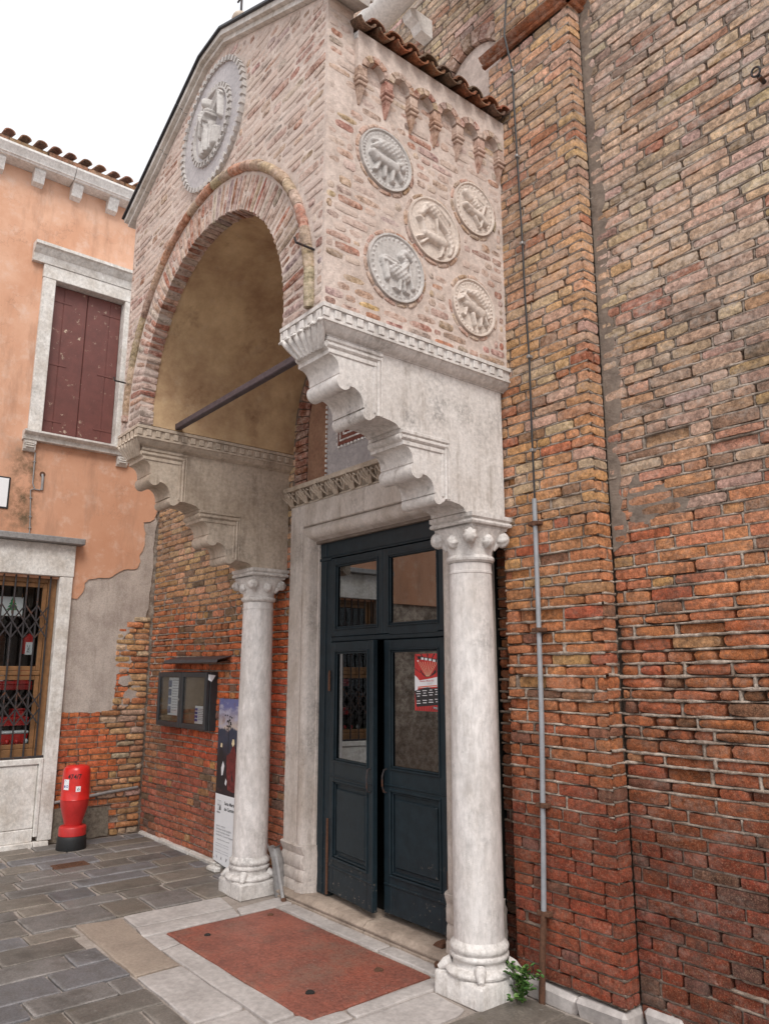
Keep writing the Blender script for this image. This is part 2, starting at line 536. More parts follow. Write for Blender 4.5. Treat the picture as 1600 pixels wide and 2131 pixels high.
M['rod'] = plain_mat('painted_tie_rod', (0.085, 0.065, 0.075), 0.4, 0.55, 0.2, 30, 0.2)
M['zinc'] = plain_mat('grey_metal', (0.30, 0.29, 0.285), 0.25, 0.5, 0.5, 25, 0.2, chip=((0.16, 0.07, 0.03), 14, 0.62))
M['pipe'] = plain_mat('grey_conduit', (0.30, 0.31, 0.33), 0.15, 0.5, 0.2, 20, 0.15, chip=((0.22, 0.12, 0.07), 12, 0.62))
M['cable'] = plain_mat('black_cable', (0.02, 0.02, 0.022), 0.2, 0.5)
M['lead'] = plain_mat('dark_lead', (0.03, 0.03, 0.035), 0.3, 0.5, 0.3)
M['shutter'] = plain_mat('maroon_shutter_paint', (0.135, 0.042, 0.034), 0.18, 0.55, 0, 9, 0.1, chip=((0.50, 0.39, 0.29), 11, 0.60))
M['wood'] = plain_mat('brown_window_wood', (0.20, 0.095, 0.035), 0.3, 0.5, 0, 18, 0.15)
M['white_trim'] = stone_mat('white_trim_stone', (0.78, 0.755, 0.73), (0.60, 0.56, 0.53), 0.6, 3.0, 0.25, 0.65, fine=35, speck=0.5, streak=0.35)
M['white_stained'] = stone_mat('stained_white_stone', (0.72, 0.69, 0.655), (0.46, 0.40, 0.34), 0.8, 4.0, 0.35, 0.65, fine=30, speck=0.8, streak=0.45)
M['red_paint'] = plain_mat('glossy_red_paint', (0.58, 0.020, 0.016), 0.14, 0.28, 0, 22, 0.05, chip=((0.30, 0.10, 0.08), 24, 0.64))
M['red_dull'] = plain_mat('dull_red_paint', (0.46, 0.022, 0.020), 0.15, 0.45, 0, 15, 0.05)
M['rubber'] = plain_mat('black_rubber', (0.012, 0.012, 0.013), 0.3, 0.65, 0, 40, 0.3)
M['paper'] = plain_mat('white_paper', (0.78, 0.78, 0.80), 0.03, 0.6)
M['ink'] = plain_mat('black_ink', (0.02, 0.018, 0.02), 0.05, 0.6)
M['ink_grey'] = plain_mat('grey_ink', (0.22, 0.22, 0.24), 0.05, 0.6)
M['ink_red'] = plain_mat('red_ink', (0.50, 0.030, 0.028), 0.12, 0.6, 0, 25)
M['robe'] = plain_mat('dark_red_robe_print', (0.14, 0.022, 0.020), .7, .6, 0, 28)
M['ink_orange'] = plain_mat('orange_ink', (0.62, 0.13, 0.06), 0.1, 0.6)
M['ink_cream'] = plain_mat('cream_ink', (0.75, 0.62, 0.40), 0.1, 0.6)
M['ink_white'] = plain_mat('white_ink', (0.75, 0.74, 0.76), 0.04, 0.6)
M['ink_blue'] = plain_mat('blue_ink', (0.05, 0.08, 0.30), 0.1, 0.6)
M['ink_green'] = plain_mat('green_ink', (0.03, 0.25, 0.08), 0.15, 0.6)
M['ink_yellow'] = plain_mat('yellow_ink', (0.70, 0.58, 0.05), 0.1, 0.6)
M['cork'] = plain_mat('brown_backing_board', (0.17, 0.115, 0.065), 0.2, 0.8, 0, 12, 0.1)
M['case'] = plain_mat('dark_grey_case_paint', (0.040, 0.043, 0.047), 0.2, 0.45, 0.1, 18, 0.1)
M['leaf'] = plain_mat('green_leaf', (0.045, 0.115, 0.022), 0.35, 0.5, 0, 40, 0.1)
M['leaf_light'] = plain_mat('pale_green_leaf', (0.10, 0.19, 0.04), 0.3, 0.5, 0, 40, 0.1)
M['glass'] = glass_mat('door_glass', 0.19, (0.25, 0.26, 0.27))
M['glass_clear'] = glass_mat('thin_clear_glass', 0.03, (0.85, 0.87, 0.87))
M['tile'] = brick_mat('roof_tile', lime=(0.30, 0.24, 0.17), grime=(0.035, 0.03, 0.025), grime_amt=0.9, bump=0.5)
M['gutter_white'] = stone_mat('white_painted_pipe', (0.74, 0.71, 0.68), (0.50, 0.46, 0.43), 0.6, 2.0, 0.1, 0.5)


# ------------------------------------------------------------------ brickwork
def brick_geo(P, u0, u1, v0, v1, nf, nb, rng, wear, bulge):
    U, V = 5, 4
    pts, fc = [], []
    L, H = u1 - u0, v1 - v0
    jc = [[rng.uniform(0, wear) for _ in range(2)] for _ in range(4)]
    tilt = rng.uniform(-0.15, 0.15) * bulge
    rot = rng.gauss(0, 0.008)
    for j in range(V):
        for i in range(U):
            a, b = i / (U - 1), j / (V - 1)
            eu, ev = i in (0, U - 1), j in (0, V - 1)
            u, v = u0 + a * L, v0 + b * H
            v += (a - 0.5) * L * rot
            k = wear * rng.uniform(0.1, 0.9)
            if eu: u += k * (1 if i == 0 else -1)
            if ev: v += k * 0.7 * (1 if j == 0 else -1)
            if eu and ev:
                c = jc[(i > 0) * 2 + (j > 0)]
                u += c[0] * 1.5 * (1 if i == 0 else -1)
                v += c[1] * 0.9 * (1 if j == 0 else -1)
            if not eu and not ev:
                n = nf + rng.uniform(-0.5, 0.4) * bulge
                u += rng.uniform(-.1, .1) * L * 0.3
            else:
                n = nf - 0.0015 - bulge * rng.uniform(0.5, 1.3)
                if eu and ev: n -= bulge * 0.8
            n += tilt * (a - 0.5) * 2
            pts.append(P(u, v, n))
    for j in range(V - 1):
        for i in range(U - 1):
            k = j * U + i
            fc.append((k, k + 1, k + 1 + U, k + U))
    per = [i for i in range(U)] + [j * U + U - 1 for j in range(1, V)] + [(V - 1) * U + i for i in range(U - 2, -1, -1)] + [j * U for j in range(V - 2, 0, -1)]
    uv = [(u0 + (k % U) / (U - 1) * L, v0 + (k // U) / (V - 1) * H) for k in per]
    n0 = len(pts)
    pts += [P(u, v, nb) for u, v in uv]
    m = len(per)
    for k in range(m):
        k2 = (k + 1) % m
        fc.append((per[k], n0 + k, n0 + k2, per[k2]))
    return pts, fc


def spans(ok, u0, u1, step=0.008):
    out, st = [], None
    n = int((u1 - u0) / step)
    for i in range(n + 1):
        u = u0 + i * step
        if ok(u) and i < n:
            if st is None: st = u
        elif st is not None:
            if u - st > 0.03: out.append((st, u))
            st = None
    return out


def lay(pool, parent, P, u0, u1, v0, v1, pitch, joint, style, seed, mat, allowed=None, length=0.25, beds=None, bed_style=None, name='brick', back=-0.05, wave=0.005, heads=lambda v, r: r.random() < (0.45 if v < 1.2 else 0.5 if v < 2.2 else 0.96)):
    rng = random.Random(seed)
    nrow = int((v1 - v0) / pitch)
    rj = random.Random(int(v0 * 1000) * 977 + 3)
    cuts = [v0 + pitch * (r + rj.uniform(-.11, .11)) for r in range(nrow + 1)]
    for r in range(nrow):
        a, b = cuts[r], cuts[r + 1]
        ph = rng.uniform(0, 6.28)
        sg = lambda u: wave * math.sin(u * 1.7 + r * 0.12) + wave * 0.5 * math.sin(u * 4.1 + r * 0.05)
        ok = (lambda u: allowed(u, a + 0.006) and allowed(u, b - 0.006)) if allowed else (lambda u: True)
        for s0, s1 in spans(ok, u0, u1):
            u = s0
            first = rng.uniform(0.25, 1.0)
            while u < s1 - 0.02:
                L = length * (rng.uniform(0.9, 1.12) if rng.random() < 0.62 else rng.uniform(0.42, 0.62))
                if u == s0: L *= first
                L = max(L, 0.05)
                e = min(u + L, s1)
                if s1 - e < 0.045: e = s1
                st = style((u + e) / 2, (a + b) / 2, rng)
                if st:
                    colr, nf, wear, bulge = st
                    dv = sg((u + e) / 2)
                    ja, jb = joint * rng.uniform(.35, .6), joint * rng.uniform(.35, .6)
                    g = brick_geo(P, u + joint * .5, e - joint * .5, a + ja + dv, b - jb + dv, nf, back, rng, wear, bulge)
                    pool.append((frame_size(g[0]), g, colr, parent, mat, name))
                if beds is not None and e < s1 and heads(b, rng):
                    dv, h = sg(e), joint * rng.uniform(.35, .7)
                    row, q = [], [a + (b - a) * t + dv for t in (0, .33, .66, 1)]
                    d = bed_style(e, a, rng)[0]
                    for zz in q:
                        k = d - rng.uniform(.001, .005); hh = h * rng.uniform(.8, 1.2)
                        row += [P(e - hh, zz, back), P(e - hh, zz, k), P(e + hh, zz, k), P(e + hh, zz, back)]
                    beds.add(row, [(i * 4 + j, i * 4 + j + 4, i * 4 + j + 5, i * 4 + j + 1) for i in range(3) for j in range(3)])
                u = e
            if beds is not None:
                n = max(2, int((s1 - s0) / 0.03))
                row = []
                for i in range(n + 1):
                    uu = s0 + (s1 - s0) * i / n
                    d, t = bed_style(uu, a, rng)
                    dv = sg(uu)
                    h = joint * 0.5 * t
                    row += [P(uu, a - h + dv - rng.uniform(0, .002), back), P(uu, a - h * rng.uniform(.6, 1.2) + dv, d), P(uu, a + h * rng.uniform(.6, 1.2) + dv, d + rng.uniform(-.002, .001)), P(uu, a + h + dv + rng.uniform(0, .002), back)]
                f = []
                for i in range(n):
                    for k in range(3):
                        q = i * 4 + k
                        f.append((q, q + 4, q + 5, q + 1))
                beds.add(row, f)


def finish(pool, top, stuff_parent, stuff_mat):
    pool.sort(key=lambda t: -t[0])
    for k, (s, g, c, par, mat, name) in enumerate(pool[:top]):
        me = bpy.data.meshes.new(name)
        me.from_pydata(g[0], [], g[1])
        me.materials.append(mat)
        ca = me.color_attributes.new('Col', 'FLOAT_COLOR', 'POINT')
        ca.data.foreach_set('color', np.tile(np.array(c, dtype=np.float32), (len(g[0]), 1)).ravel())
        me.polygons.foreach_set('use_smooth', [True] * len(g[1]))
        me.set_sharp_from_angle(angle=math.radians(42))
        put(bpy.data.objects.new(name, me), par)
    rest = {}
    for s, g, c, par, mat, name in pool[top:]:
        rest.setdefault(mat.name, (mat, MB()))[1].add(g[0], g[1], 0, c)
    for mat, mb in rest.values():
        mb.build('brickwork', mat, stuff_parent, smooth=42, kind='stuff')


def lerp3(a, b, t):
    t = max(0, min(1, t))
    return tuple(x + (y - x) * t for x, y in zip(a, b))


def tint(c, rng, k=0.18, lime=0.0):
    f = rng.uniform(1 - k, 1 + k)
    return (min(c[0] * f * rng.uniform(.94, 1.06), 1), c[1] * f * rng.uniform(.9, 1.1), c[2] * f * rng.uniform(.9, 1.1), lime)

# ================================================================== GROUND AND PAVING
ground = MB()
ground.box(-40, 30, -40, 3.9, -0.6, -0.014)
ground = ground.build('ground', M['paving_joint'], smooth=0, kind='structure')
pave = thing('pavement', (0, 0, 0), None, None, kind='structure')


def slab(poly, mat, name, parent=pave, z=0.0, r=0.03, jit=0.005, col=None, bev=0.006, rng=R):
    out = []
    m = len(poly)
    for i in range(m):
        p0, p, p2 = (Vector(poly[k]) for k in ((i - 1) % m, i, (i + 1) % m))
        a, b = (p0 - p).normalized(), (p2 - p).normalized()
        rr = r * rng.uniform(0.5, 1.5)
        out.append(p + a * rr); out.append(p + (a + b) * rr * 0.28); out.append(p + b * rr)
        L = (p2 - p).length
        for k in range(1, max(2, int(L / 0.16))):
            q = p + (p2 - p) * k / max(2, int(L / 0.16))
            out.append(q + Vector((rng.uniform(-jit, jit), rng.uniform(-jit, jit))))
    c = sum(out, Vector((0, 0))) / len(out)
    n = len(out)
    zz = z + rng.uniform(-0.003, 0.003)
    ins = [q + (c - q).normalized() * bev * 1.3 for q in out]
    in2 = [q + (c - q).normalized() * min(0.03 * rng.uniform(.5, 1.3), (c - q).length * .4) for q in out]
    tx, ty = rng.uniform(-.004, .004), rng.uniform(-.004, .004)
    v = [(q.x, q.y, zz + (q.x - c.x) * tx + (q.y - c.y) * ty) for q in in2] + [(q.x, q.y, zz - .001 + (q.x - c.x) * tx + (q.y - c.y) * ty) for q in ins] + [(q.x, q.y, zz - bev) for q in out] + [(q.x, q.y, -0.03) for q in out]
    f = [tuple(range(n))]
    for k in range(n):
        k2 = (k + 1) % n
        f += [(j * n + k, (j + 1) * n + k, (j + 1) * n + k2, j * n + k2) for j in range(3)]
    mb = MB().add(v, f, 0, col)
    if col:                                               # rims rubbed pale, with old joint mortar on them
        for k in range(n, 3 * n):
            w_ = rng.uniform(1.2, 1.75)
            mb.c[k] = (*(q * w_ for q in col[:3]), 0)
    return mb.build(name, mat, parent, smooth=50)


PV = random.Random(21)
x = -8.40
while x < -0.6:
    wd = PV.uniform(0.22, 0.34)
    x1 = min(x + wd, -0.5)
    for stop in (-5.71, -3.055):
        if x < stop - .02 and x1 > stop - .12: x1 = stop if x1 > stop or stop - x1 < .12 else x1
    y = -1.2 + PV.uniform(-0.3, 0.3)
    while y < 3.42:
        L = PV.uniform(0.28, 0.62)
        y1 = min(y + L, 3.42)
        if 3.42 - y1 < 0.15: y1 = 3.42
        g = PV.uniform(0.004, 0.010) if x > -6.0 else PV.uniform(0.007, 0.016)
        a0, a1, b0, b1 = x + g, x1 - g, y + g, y1 - g
        if a1 > -5.705 and a0 < -3.06:                     # the pale slabs before the door
            lim = 1.90
            if b0 > lim - 0.1: y = y1; continue
            else: b1 = min(b1, lim - 0.015)
        if a1 - a0 > 0.06 and b1 - b0 > 0.08 :
            k = PV.uniform(0.82, 1.2)
            base = PV.choice([(0.160, 0.147, 0.140), (0.150, 0.133, 0.118), (0.165, 0.142, 0.120), (0.136, 0.131, 0.136)])
            sk = PV.uniform(-0.012, 0.012)
            slab([(a0, b0), (a1, b0 + sk), (a1, b1 + sk), (a0, b1)], M['paving'], 'paving_stone', col=(*(q * k for q in base), 0), r=PV.uniform(.006, .022), jit=0.006, bev=0.0035, rng=PV)
        y = y1
    x = x1

slab([(-5.178, 2.345), (-3.505, 2.355), (-3.535, 3.212), (-5.198, 3.190)], M['red_slab'], 'red_marble_slab', r=0.006, jit=0.004, z=0.002)
for P4, mt in [
    ([(-5.69, 2.245), (-5.415, 2.235), (-5.38, 2.945), (-5.69, 3.0)], 'white_slab'),
    ([(-5.40, 2.225), (-5.20, 2.19), (-5.195, 2.90), (-5.365, 2.94)], 'white_slab'),
    ([(-5.355, 2.96), (-5.205, 2.915), (-5.212, 3.35), (-5.40, 3.35)], 'white_slab'),
    ([(-5.185, 2.20), (-4.905, 2.19), (-4.945, 2.335), (-5.185, 2.335)], 'white_slab'),
    ([(-4.885, 2.19), (-3.60, 2.195), (-3.60, 2.345), (-4.925, 2.335)], 'white_slab'),
    ([(-5.71, 1.925), (-4.585, 1.905), (-4.595, 2.175), (-5.405, 2.205), (-5.66, 2.225)], 'beige_slab'),
    ([(-4.565, 1.905), (-3.83, 1.905), (-3.83, 2.18), (-4.575, 2.175)], 'white_slab'),
    ([(-3.81, 1.905), (-3.05, 1.915), (-3.05, 2.19), (-3.81, 2.18)], 'white_slab'),
    ([(-5.185, 3.215), (-4.05, 3.228), (-4.05, 3.345), (-5.19, 3.345)], 'white_slab'),
    ([(-4.035, 3.228), (-3.53, 3.235), (-3.53, 3.345), (-4.035, 3.345)], 'white_slab'),
    ([(-3.585, 2.20), (-3.385, 2.20), (-3.385, 2.55), (-3.488, 2.56), (-3.49, 2.36), (-3.585, 2.35)], 'white_slab'),
    ([(-3.49, 2.58), (-3.388, 2.57), (-3.39, 3.10), (-3.40, 3.20), (-3.51, 3.21)], 'white_slab'),
    ([(-3.365, 2.21), (-3.07, 2.21), (-3.075, 2.98), (-3.11, 3.06), (-3.37, 3.08)], 'white_slab'),
]:
    slab(P4, M[mt], 'marble_slab', r=0.012, jit=0.006, bev=0.0035)
for cx_, cy_, rr, mt, nm in [(-3.772, 2.549, 0.022, 'black', 'bolt_hole'), (-4.959, 2.533, 0.018, 'black', 'bolt_hole'), (-3.784, 3.033, 0.024, 'rust', 'rust_stub'), (-5.063, 3.072, 0.018, 'rust', 'rust_stub')]:
    MB().lathe(cx_, cy_, [(rr * 1.15, -0.004), (rr * 1.1, 0.0062), (rr * .8, 0.0070 if mt == 'rust' else 0.0058)], 14, rad=lambda a, z: 1 + 0.12 * math.sin(3 * a)).build(nm, M[mt], pave)
t = thing('drain_cover', (-7.41, 2.40, 0), 'small rusty iron cover set flush among grey paving stones', 'drain cover')
d = MB()
d.box(-7.50, -7.33, 2.26, 2.56, -0.02, 0.006, 0.004)
d.build('plate', M['rust'], t)
d = MB()
for k in range(4): d.box(-7.475 + k * .036, -7.462 + k * .036, 2.30, 2.52, 0.005, 0.011, 0.002)
d.build('rib', M['rust'], t)

# ================================================================== CHURCH WALL (right of the porch)
church = thing('church_wall', (-2.4, 3.6, 0), 'tall weathered brick church wall with pilaster, right of the porch', 'wall')
c = MB()
c.box(-3.30, 1.2, 3.645, 3.95, -0.05, 8.2)
c.box(-5.2, -3.30, 3.645, 3.95, 5.35, 8.2)
c.build('wall_core', M['mortar_dark'], church, smooth=0)
c = MB()
c.box(-3.085, -2.455, 3.512, 3.644, 0.02, 5.90)
c.box(-3.02, -2.455, 3.512, 3.644, 5.90, 8.2)
pil = c.build('pilaster', M['mortar'], church, smooth=0)

STOPS = [(0, (0.155, 0.032, 0.016)), (0.85, (0.185, 0.041, 0.020)), (1.3, (0.34, 0.098, 0.040)), (2.0, (0.47, 0.160, 0.064)), (2.6, (0.50, 0.225, 0.120)), (3.1, (0.54, 0.335, 0.23)), (5.0, (0.63, 0.44, 0.325)), (9, (0.65, 0.48, 0.37))]
STOPS_P = [(0, (0.205, 0.041, 0.019)), (0.95, (0.225, 0.048, 0.022)), (1.35, (0.36, 0.115, 0.048)), (2.0, (0.47, 0.175, 0.072)), (2.8, (0.54, 0.255, 0.12)), (4.0, (0.61, 0.345, 0.19)), (9, (0.62, 0.38, 0.24))]


def by_height(stops, z):
    for (a, c0), (b, c1) in zip(stops, stops[1:]):
        if z <= b: return lerp3(c0, c1, (z - a) / (b - a))
    return stops[-1][1]


def church_style(stops, corner=None):
    def f(u, v, rng):
        if corner is not None and abs(u - corner) < 0.13:
            rng = random.Random(int(round(v * 1000)) + 5)
        col_ = by_height(stops, v)
        k = rng.random()
        hi = min(1, max(0, (v - 0.9) / 1.2))
        if v < 1.1 and k < .10: k = .12
        if k < 0.06 * hi + 0.02: col_ = lerp3(col_, (0.46, 0.28, 0.13), 0.55)
        elif k < 0.15: col_ = lerp3(col_, (0.10, 0.075, 0.06), 0.55)
        elif k < 0.23: col_ = lerp3(col_, (0.34, 0.075, 0.035), (0.7 if v < 2.6 else 0.5) * hi + 0.1)
        elif k < 0.50 and v > 2.5: col_ = lerp3(col_, (0.52, 0.38, 0.285), 0.7)
        lime = 0.05 + 0.30 * min(1, max(0, (v - 2.3) / 1.5)) * rng.random() + (0.1 if v < 1 and rng.random() < .3 else 0)
        zone = max(0, 1 - abs(v - 1.62) / 0.75) if stops is STOPS else 0.5 * max(0, 1 - abs(v - 1.7) / 0.9)
        nf = (0.003 if v < 1.2 else 0.0015) + rng.uniform(-.0016, .0016) * (1 + zone) - 0.020 * zone * max(0, 0.25 + mnoise.noise(Vector((u * 2.3, v * 4.5, 9.1))) + rng.uniform(-.2, .2))
        if rng.random() < 0.05 and v < 3: nf -= rng.uniform(0.008, 0.03)
        return tint(col_, rng, 0.14 if v < 2.6 else 0.10, lime), nf, 0.003 + 0.007 * zone + (0.002 if v > 2.5 else 0), 0.0008 + 0.006 * zone * rng.random()
    return f


def church_bed(u, v, rng):
    zone = max(0, 1 - abs(v - 1.65) / 0.75)
    lo = 1 if v < 0.95 else 0
    n = mnoise.noise(Vector((u * 6.5, v * 31, 1.7))) + 0.5 * mnoise.noise(Vector((u * 19, v * 57, 4.2)))
    d = -0.0015 - 0.004 * lo + (0.004 + 0.012 * zone) * n + rng.uniform(-.002, .001)
    if n < -0.30 - 0.15 * (1 - zone): d -= 0.016
    return d, max(0.35, 1.15 + 0.9 * n * (0.4 + zone) + rng.uniform(-.15, .15))


pool, beds = [], MB()
lay(pool, church, lambda u, v, n: (u, 3.6 - n, v), -2.425, 1.1, 0.03, 8.1, 0.0635, 0.011, church_style(STOPS), 3, M['brick'], beds=beds, bed_style=church_bed)
lay(pool, church, lambda u, v, n: (u, 3.6 - n, v), -5.1, -3.03, 5.2, 8.1, 0.0635, 0.011, church_style(STOPS), 4, M['brick'], beds=beds, bed_style=church_bed,
    allowed=lambda u, v: not (u > -3.62 and u < -3.06 and v < 6.0 + 0.28 * math.sqrt(max(0, 1 - ((u + 3.34) / 0.28) ** 2))))
lay(pool, church, lambda u, v, n: (u, 3.595 - n, v), -3.29, -3.10, 0.06, 5.2, 0.0635, 0.011, church_style(STOPS), 14, M['brick'], beds=beds, bed_style=church_bed)
beds.build('mortar_bed', M['mortar'], church, smooth=180)
beds = MB()
lay(pool, pil, lambda u, v, n: (u, 3.47 - n, v), -3.11, -2.42, 0.085, 5.88, 0.0635, 0.010, church_style(STOPS_P, -2.42), 5, M['brick_red'], beds=beds, bed_style=church_bed, length=0.23)
lay(pool, pil, lambda u, v, n: (u, 3.47 - n, v), -3.04, -2.42, 5.98, 8.1, 0.0635, 0.010, church_style(STOPS_P, -2.42), 6, M['brick_red'], beds=beds, bed_style=church_bed, length=0.23)
sty = church_style(STOPS_P, 3.5)
lay(pool, pil, lambda u, v, n: (-2.42 + n, u, v), 3.474, 3.60, 0.085, 8.1, 0.0635, 0.010, sty, 7, M['brick_red'], beds=beds, bed_style=church_bed, length=0.4)
lay(pool, pil, lambda u, v, n: (-3.11 - n, 3.60 - (u - 3.47), v), 3.474, 3.60, 0.085, 5.3, 0.0635, 0.010, church_style(STOPS), 8, M['brick'], beds=beds, bed_style=church_bed, length=0.2)
beds.build('mortar_bed', M['mortar'], pil, smooth=180)
finish(pool, 300, church, M['brick'])

# old mortar smeared over the brick: by the pilaster corner and in two patches
rng = random.Random(15)
for nm_, pts_ in (('corner_mortar', jag([(-2.425, 2.35), (-2.34, 2.42), (-2.36, 2.9), (-2.30, 3.3), (-2.35, 3.8), (-2.33, 4.6), (-2.37, 5.2), (-2.34, 5.9), (-2.425, 6.1)], .05, .022, rng)),
                  ('mortar_patch', jag(jag([(-2.30, 2.50), (-2.20, 2.47), (-2.10, 2.53), (-1.99, 2.49), (-1.95, 2.56), (-2.06, 2.60), (-2.08, 2.68), (-2.19, 2.66), (-2.24, 2.76), (-2.30, 2.70), (-2.30, 2.505)], .06, .018, rng), .02, .006, rng)[:-1])):
    c = MB(); c.prism(pts_, 3.64, 3.5985 if nm_ == 'corner_mortar' else 3.6005, UX); c.build(nm_, M['mortar_smear'], church, smooth=0)

# pale stone footing, broken along its top
rng = random.Random(5)
x = -3.10
while x < 1.0:
    L = rng.uniform(0.22, 0.5)
    yb = 3.445 if x < -2.44 else 3.575
    b = MB(); b.box(x + .004, min(x + L, -2.40 if x < -2.45 else 9) - .004, yb + rng.uniform(-.012, .006), yb + 0.3, -0.03, rng.uniform(0.055, 0.085), 0.022, jit=0.012)
    b.build('footing_stone', M['white_slab'], church)
    x = -2.40 if (x < -2.45 and x + L > -2.45) else x + L

# terracotta string at the pilaster head, blind arch and white pipe above the porch roof
s = MB()
prof = [(3.475, 5.885), (3.45, 5.885), (3.438, 5.90), (3.45, 5.915), (3.425, 5.925), (3.405, 5.95), (3.425, 5.972), (3.475, 5.975)]
s.prism([(a, b) for a, b in prof], -3.14, -2.375, lambda u, v, a: (a, u, v), col=(0.36, 0.13, 0.062, .05))
s.prism([(-2.42 + (3.475 - a), b) for a, b in prof], 3.405, 3.61, lambda u, v, a: (u, a, v), col=(0.36, 0.13, 0.062, .05))
s.build('string_course', M['terracotta'], church)
a = MB()
a.prism([(-3.62, 5.0), (-3.06, 5.0), (-3.06, 6.0)] + [(-3.34 + 0.28 * math.cos(q), 6.0 + 0.28 * math.sin(q)) for q in np.linspace(0, math.pi, 14)], 3.66, 3.585, UX)
a.build('blind_arch_infill', M['slurry'], church)
for k in range(12):
    a0, a1 = math.pi * k / 12 + .015, math.pi * (k + 1) / 12 - .015
    a = MB()
    a.prism([(-3.34 + r_ * math.cos(q), 6.0 + r_ * math.sin(q)) for r_, q in ((.285, a0), (.285, a1), (.40, a1), (.40, a0))], 3.66, 3.545 + rng.uniform(-.006, .006), UX, col=tint((0.38, 0.2, 0.13), rng, .2, .3))
    a.build('arch_brick', M['brick_pale'], church)

eye = thing('iron_hook', (-1.36, 3.6, 4.654), 'small black iron eye hook fixed high on the brick church wall', 'hook')
e = MB(); e.tube([(-1.36, 3.66, 4.64), (-1.36, 3.54, 4.64)], 0.012, 8); e.build('bolt', M['iron'], eye)
e = MB(); e.tube([(-1.37 + 0.022 * math.cos(q), 3.535, 4.672 + 0.026 * math.sin(q)) for q in np.linspace(0, 6.2, 15)], 0.006, 6); e.build('ring', M['iron'], eye)

pz = thing('drain_pipe', (-3.6, 3.3, 6.9), 'thick white pipe running along the church wall above porch roof', 'pipe')
p_ = MB(); p_.tube([(-4.4, 3.28, 6.98), (-3.0, 3.28, 6.98), (-2.2, 3.28, 7.0)], 0.12, 20); p_.build('pipe', M['gutter_white'], pz)
for xx in (-3.86,):
    b = MB(); b.prism([(3.6, 6.90), (3.40, 6.90), (3.36, 6.87), (3.38, 6.82), (3.45, 6.80), (3.48, 6.74), (3.6, 6.73)], xx - .05, xx + .05, lambda u, v, a: (a, u, v)); b.build('console', M['white_trim'], pz)
b = MB(); b.box(-3.2, -2.55, 3.28, 3.6, 6.78, 6.92, .012)
tag(b.build('stone_ledge', M['white_trim']), 'short white stone ledge jutting from church wall above the pilaster', 'ledge')

# ------------------------------------------------------------------ cable and conduit on the pilaster
cab = thing('wall_cable', (-2.86, 3.46, 2.6), 'thin black cable running down the pilaster to the conduit', 'cable')
pts = [(-2.80, 3.455, 8.0), (-2.895, 3.452, 6.35), (-2.888, 3.40, 5.95), (-2.875, 3.452, 5.7), (-2.868, 3.452, 5.3), (-2.862, 3.452, 5.0), (-2.848, 3.452, 4.4), (-2.845, 3.452, 4.0), (-2.832, 3.452, 3.6), (-2.836, 3.452, 3.1), (-2.835, 3.452, 2.66)]
c = MB(); c.tube(pts, 0.0065, 7); c.build('wire', M['cable'], cab)
for z_, xx in ((5.68, -2.875), (5.02, -2.862), (4.38, -2.848), (3.60, -2.832), (3.0, -2.836)):
    c = MB(); c.box(xx - .012, xx + .012, 3.435, 3.475, z_ - .011, z_ + .011, .004); c.build('clip', M['zinc'], cab)
con = thing('conduit_pipe', (-2.9, 3.45, 0.05), 'grey chipped conduit pipe down the brick pilaster, rusty at the foot', 'pipe')
c = MB(); c.tube([(-2.835, 3.448, 2.70), (-2.84, 3.448, 2.0), (-2.848, 3.447, 1.4), (-2.868, 3.444, 0.8), (-2.882, 3.44, 0.42)], 0.0145, 12); c.build('tube', M['pipe'], con)
c = MB(); c.tube([(-2.882, 3.44, 0.42), (-2.895, 3.43, 0.2), (-2.905, 3.425, -0.01)], 0.0175, 12); c.build('foot', M['rust'], con)
for z_, xx in ((2.55, -2.836), (1.93, -2.841), (0.98, -2.862), (0.43, -2.882)):
    c = MB(); c.box(xx - .042, xx + .042, 3.428, 3.47, z_ - .012, z_ + .012, .004); c.lathe(xx, 3.446, [(.021, z_ - .014), (.021, z_ + .014)], 12); c.build('bracket', M['rust'], con)

# ================================================================== BRICK WALL LEFT OF THE PORCH
lw = thing('brick_wall', (-7, 3.45, 0), 'eroded red brick wall between the orange house and the porch', 'wall')
c = MB(); c.box(-8.6, -5.30, 3.490, 3.9, -0.05, 5.3); c.build('wall_core', M['mortar_dark'], lw, smooth=0)
STOPS_L = [(0, (0.40, 0.125, 0.075)), (0.9, (0.42, 0.115, 0.062)), (1.15, (0.50, 0.095, 0.038)), (1.9, (0.62, 0.135, 0.045)), (2.3, (0.63, 0.20, 0.075)), (2.7, (0.64, 0.37, 0.20)), (3.3, (0.60, 0.40, 0.26)), (9, (0.47, 0.30, 0.2))]


def left_style(u, v, rng):
    c_ = by_height(STOPS_L, v + 0.25 * math.sin(u * 1.6))
    k = rng.random()
    if k < 0.08: c_ = lerp3(c_, (0.15, 0.12, 0.085), 0.8)
    elif k < 0.16: c_ = lerp3(c_, (0.42, 0.24, 0.10), 0.7)
    if u < -8.0 and v > 0.6: c_ = lerp3(c_, (0.36, 0.20, 0.10), 0.5)
    er = max(0, 1 - abs(v - 2.05) / 0.75) + (0.6 if u < -7.95 and v > .6 else 0)
    lime = 0.30 * rng.random() if v < 1.15 else (0.25 * rng.random() if v > 2.4 else 0.05)
    return tint(c_, rng, 0.22, lime), 0.004 + rng.uniform(-.004, .004) - 0.008 * er * rng.random(), 0.004 + 0.006 * er, 0.0015 + 0.005 * er * rng.random()


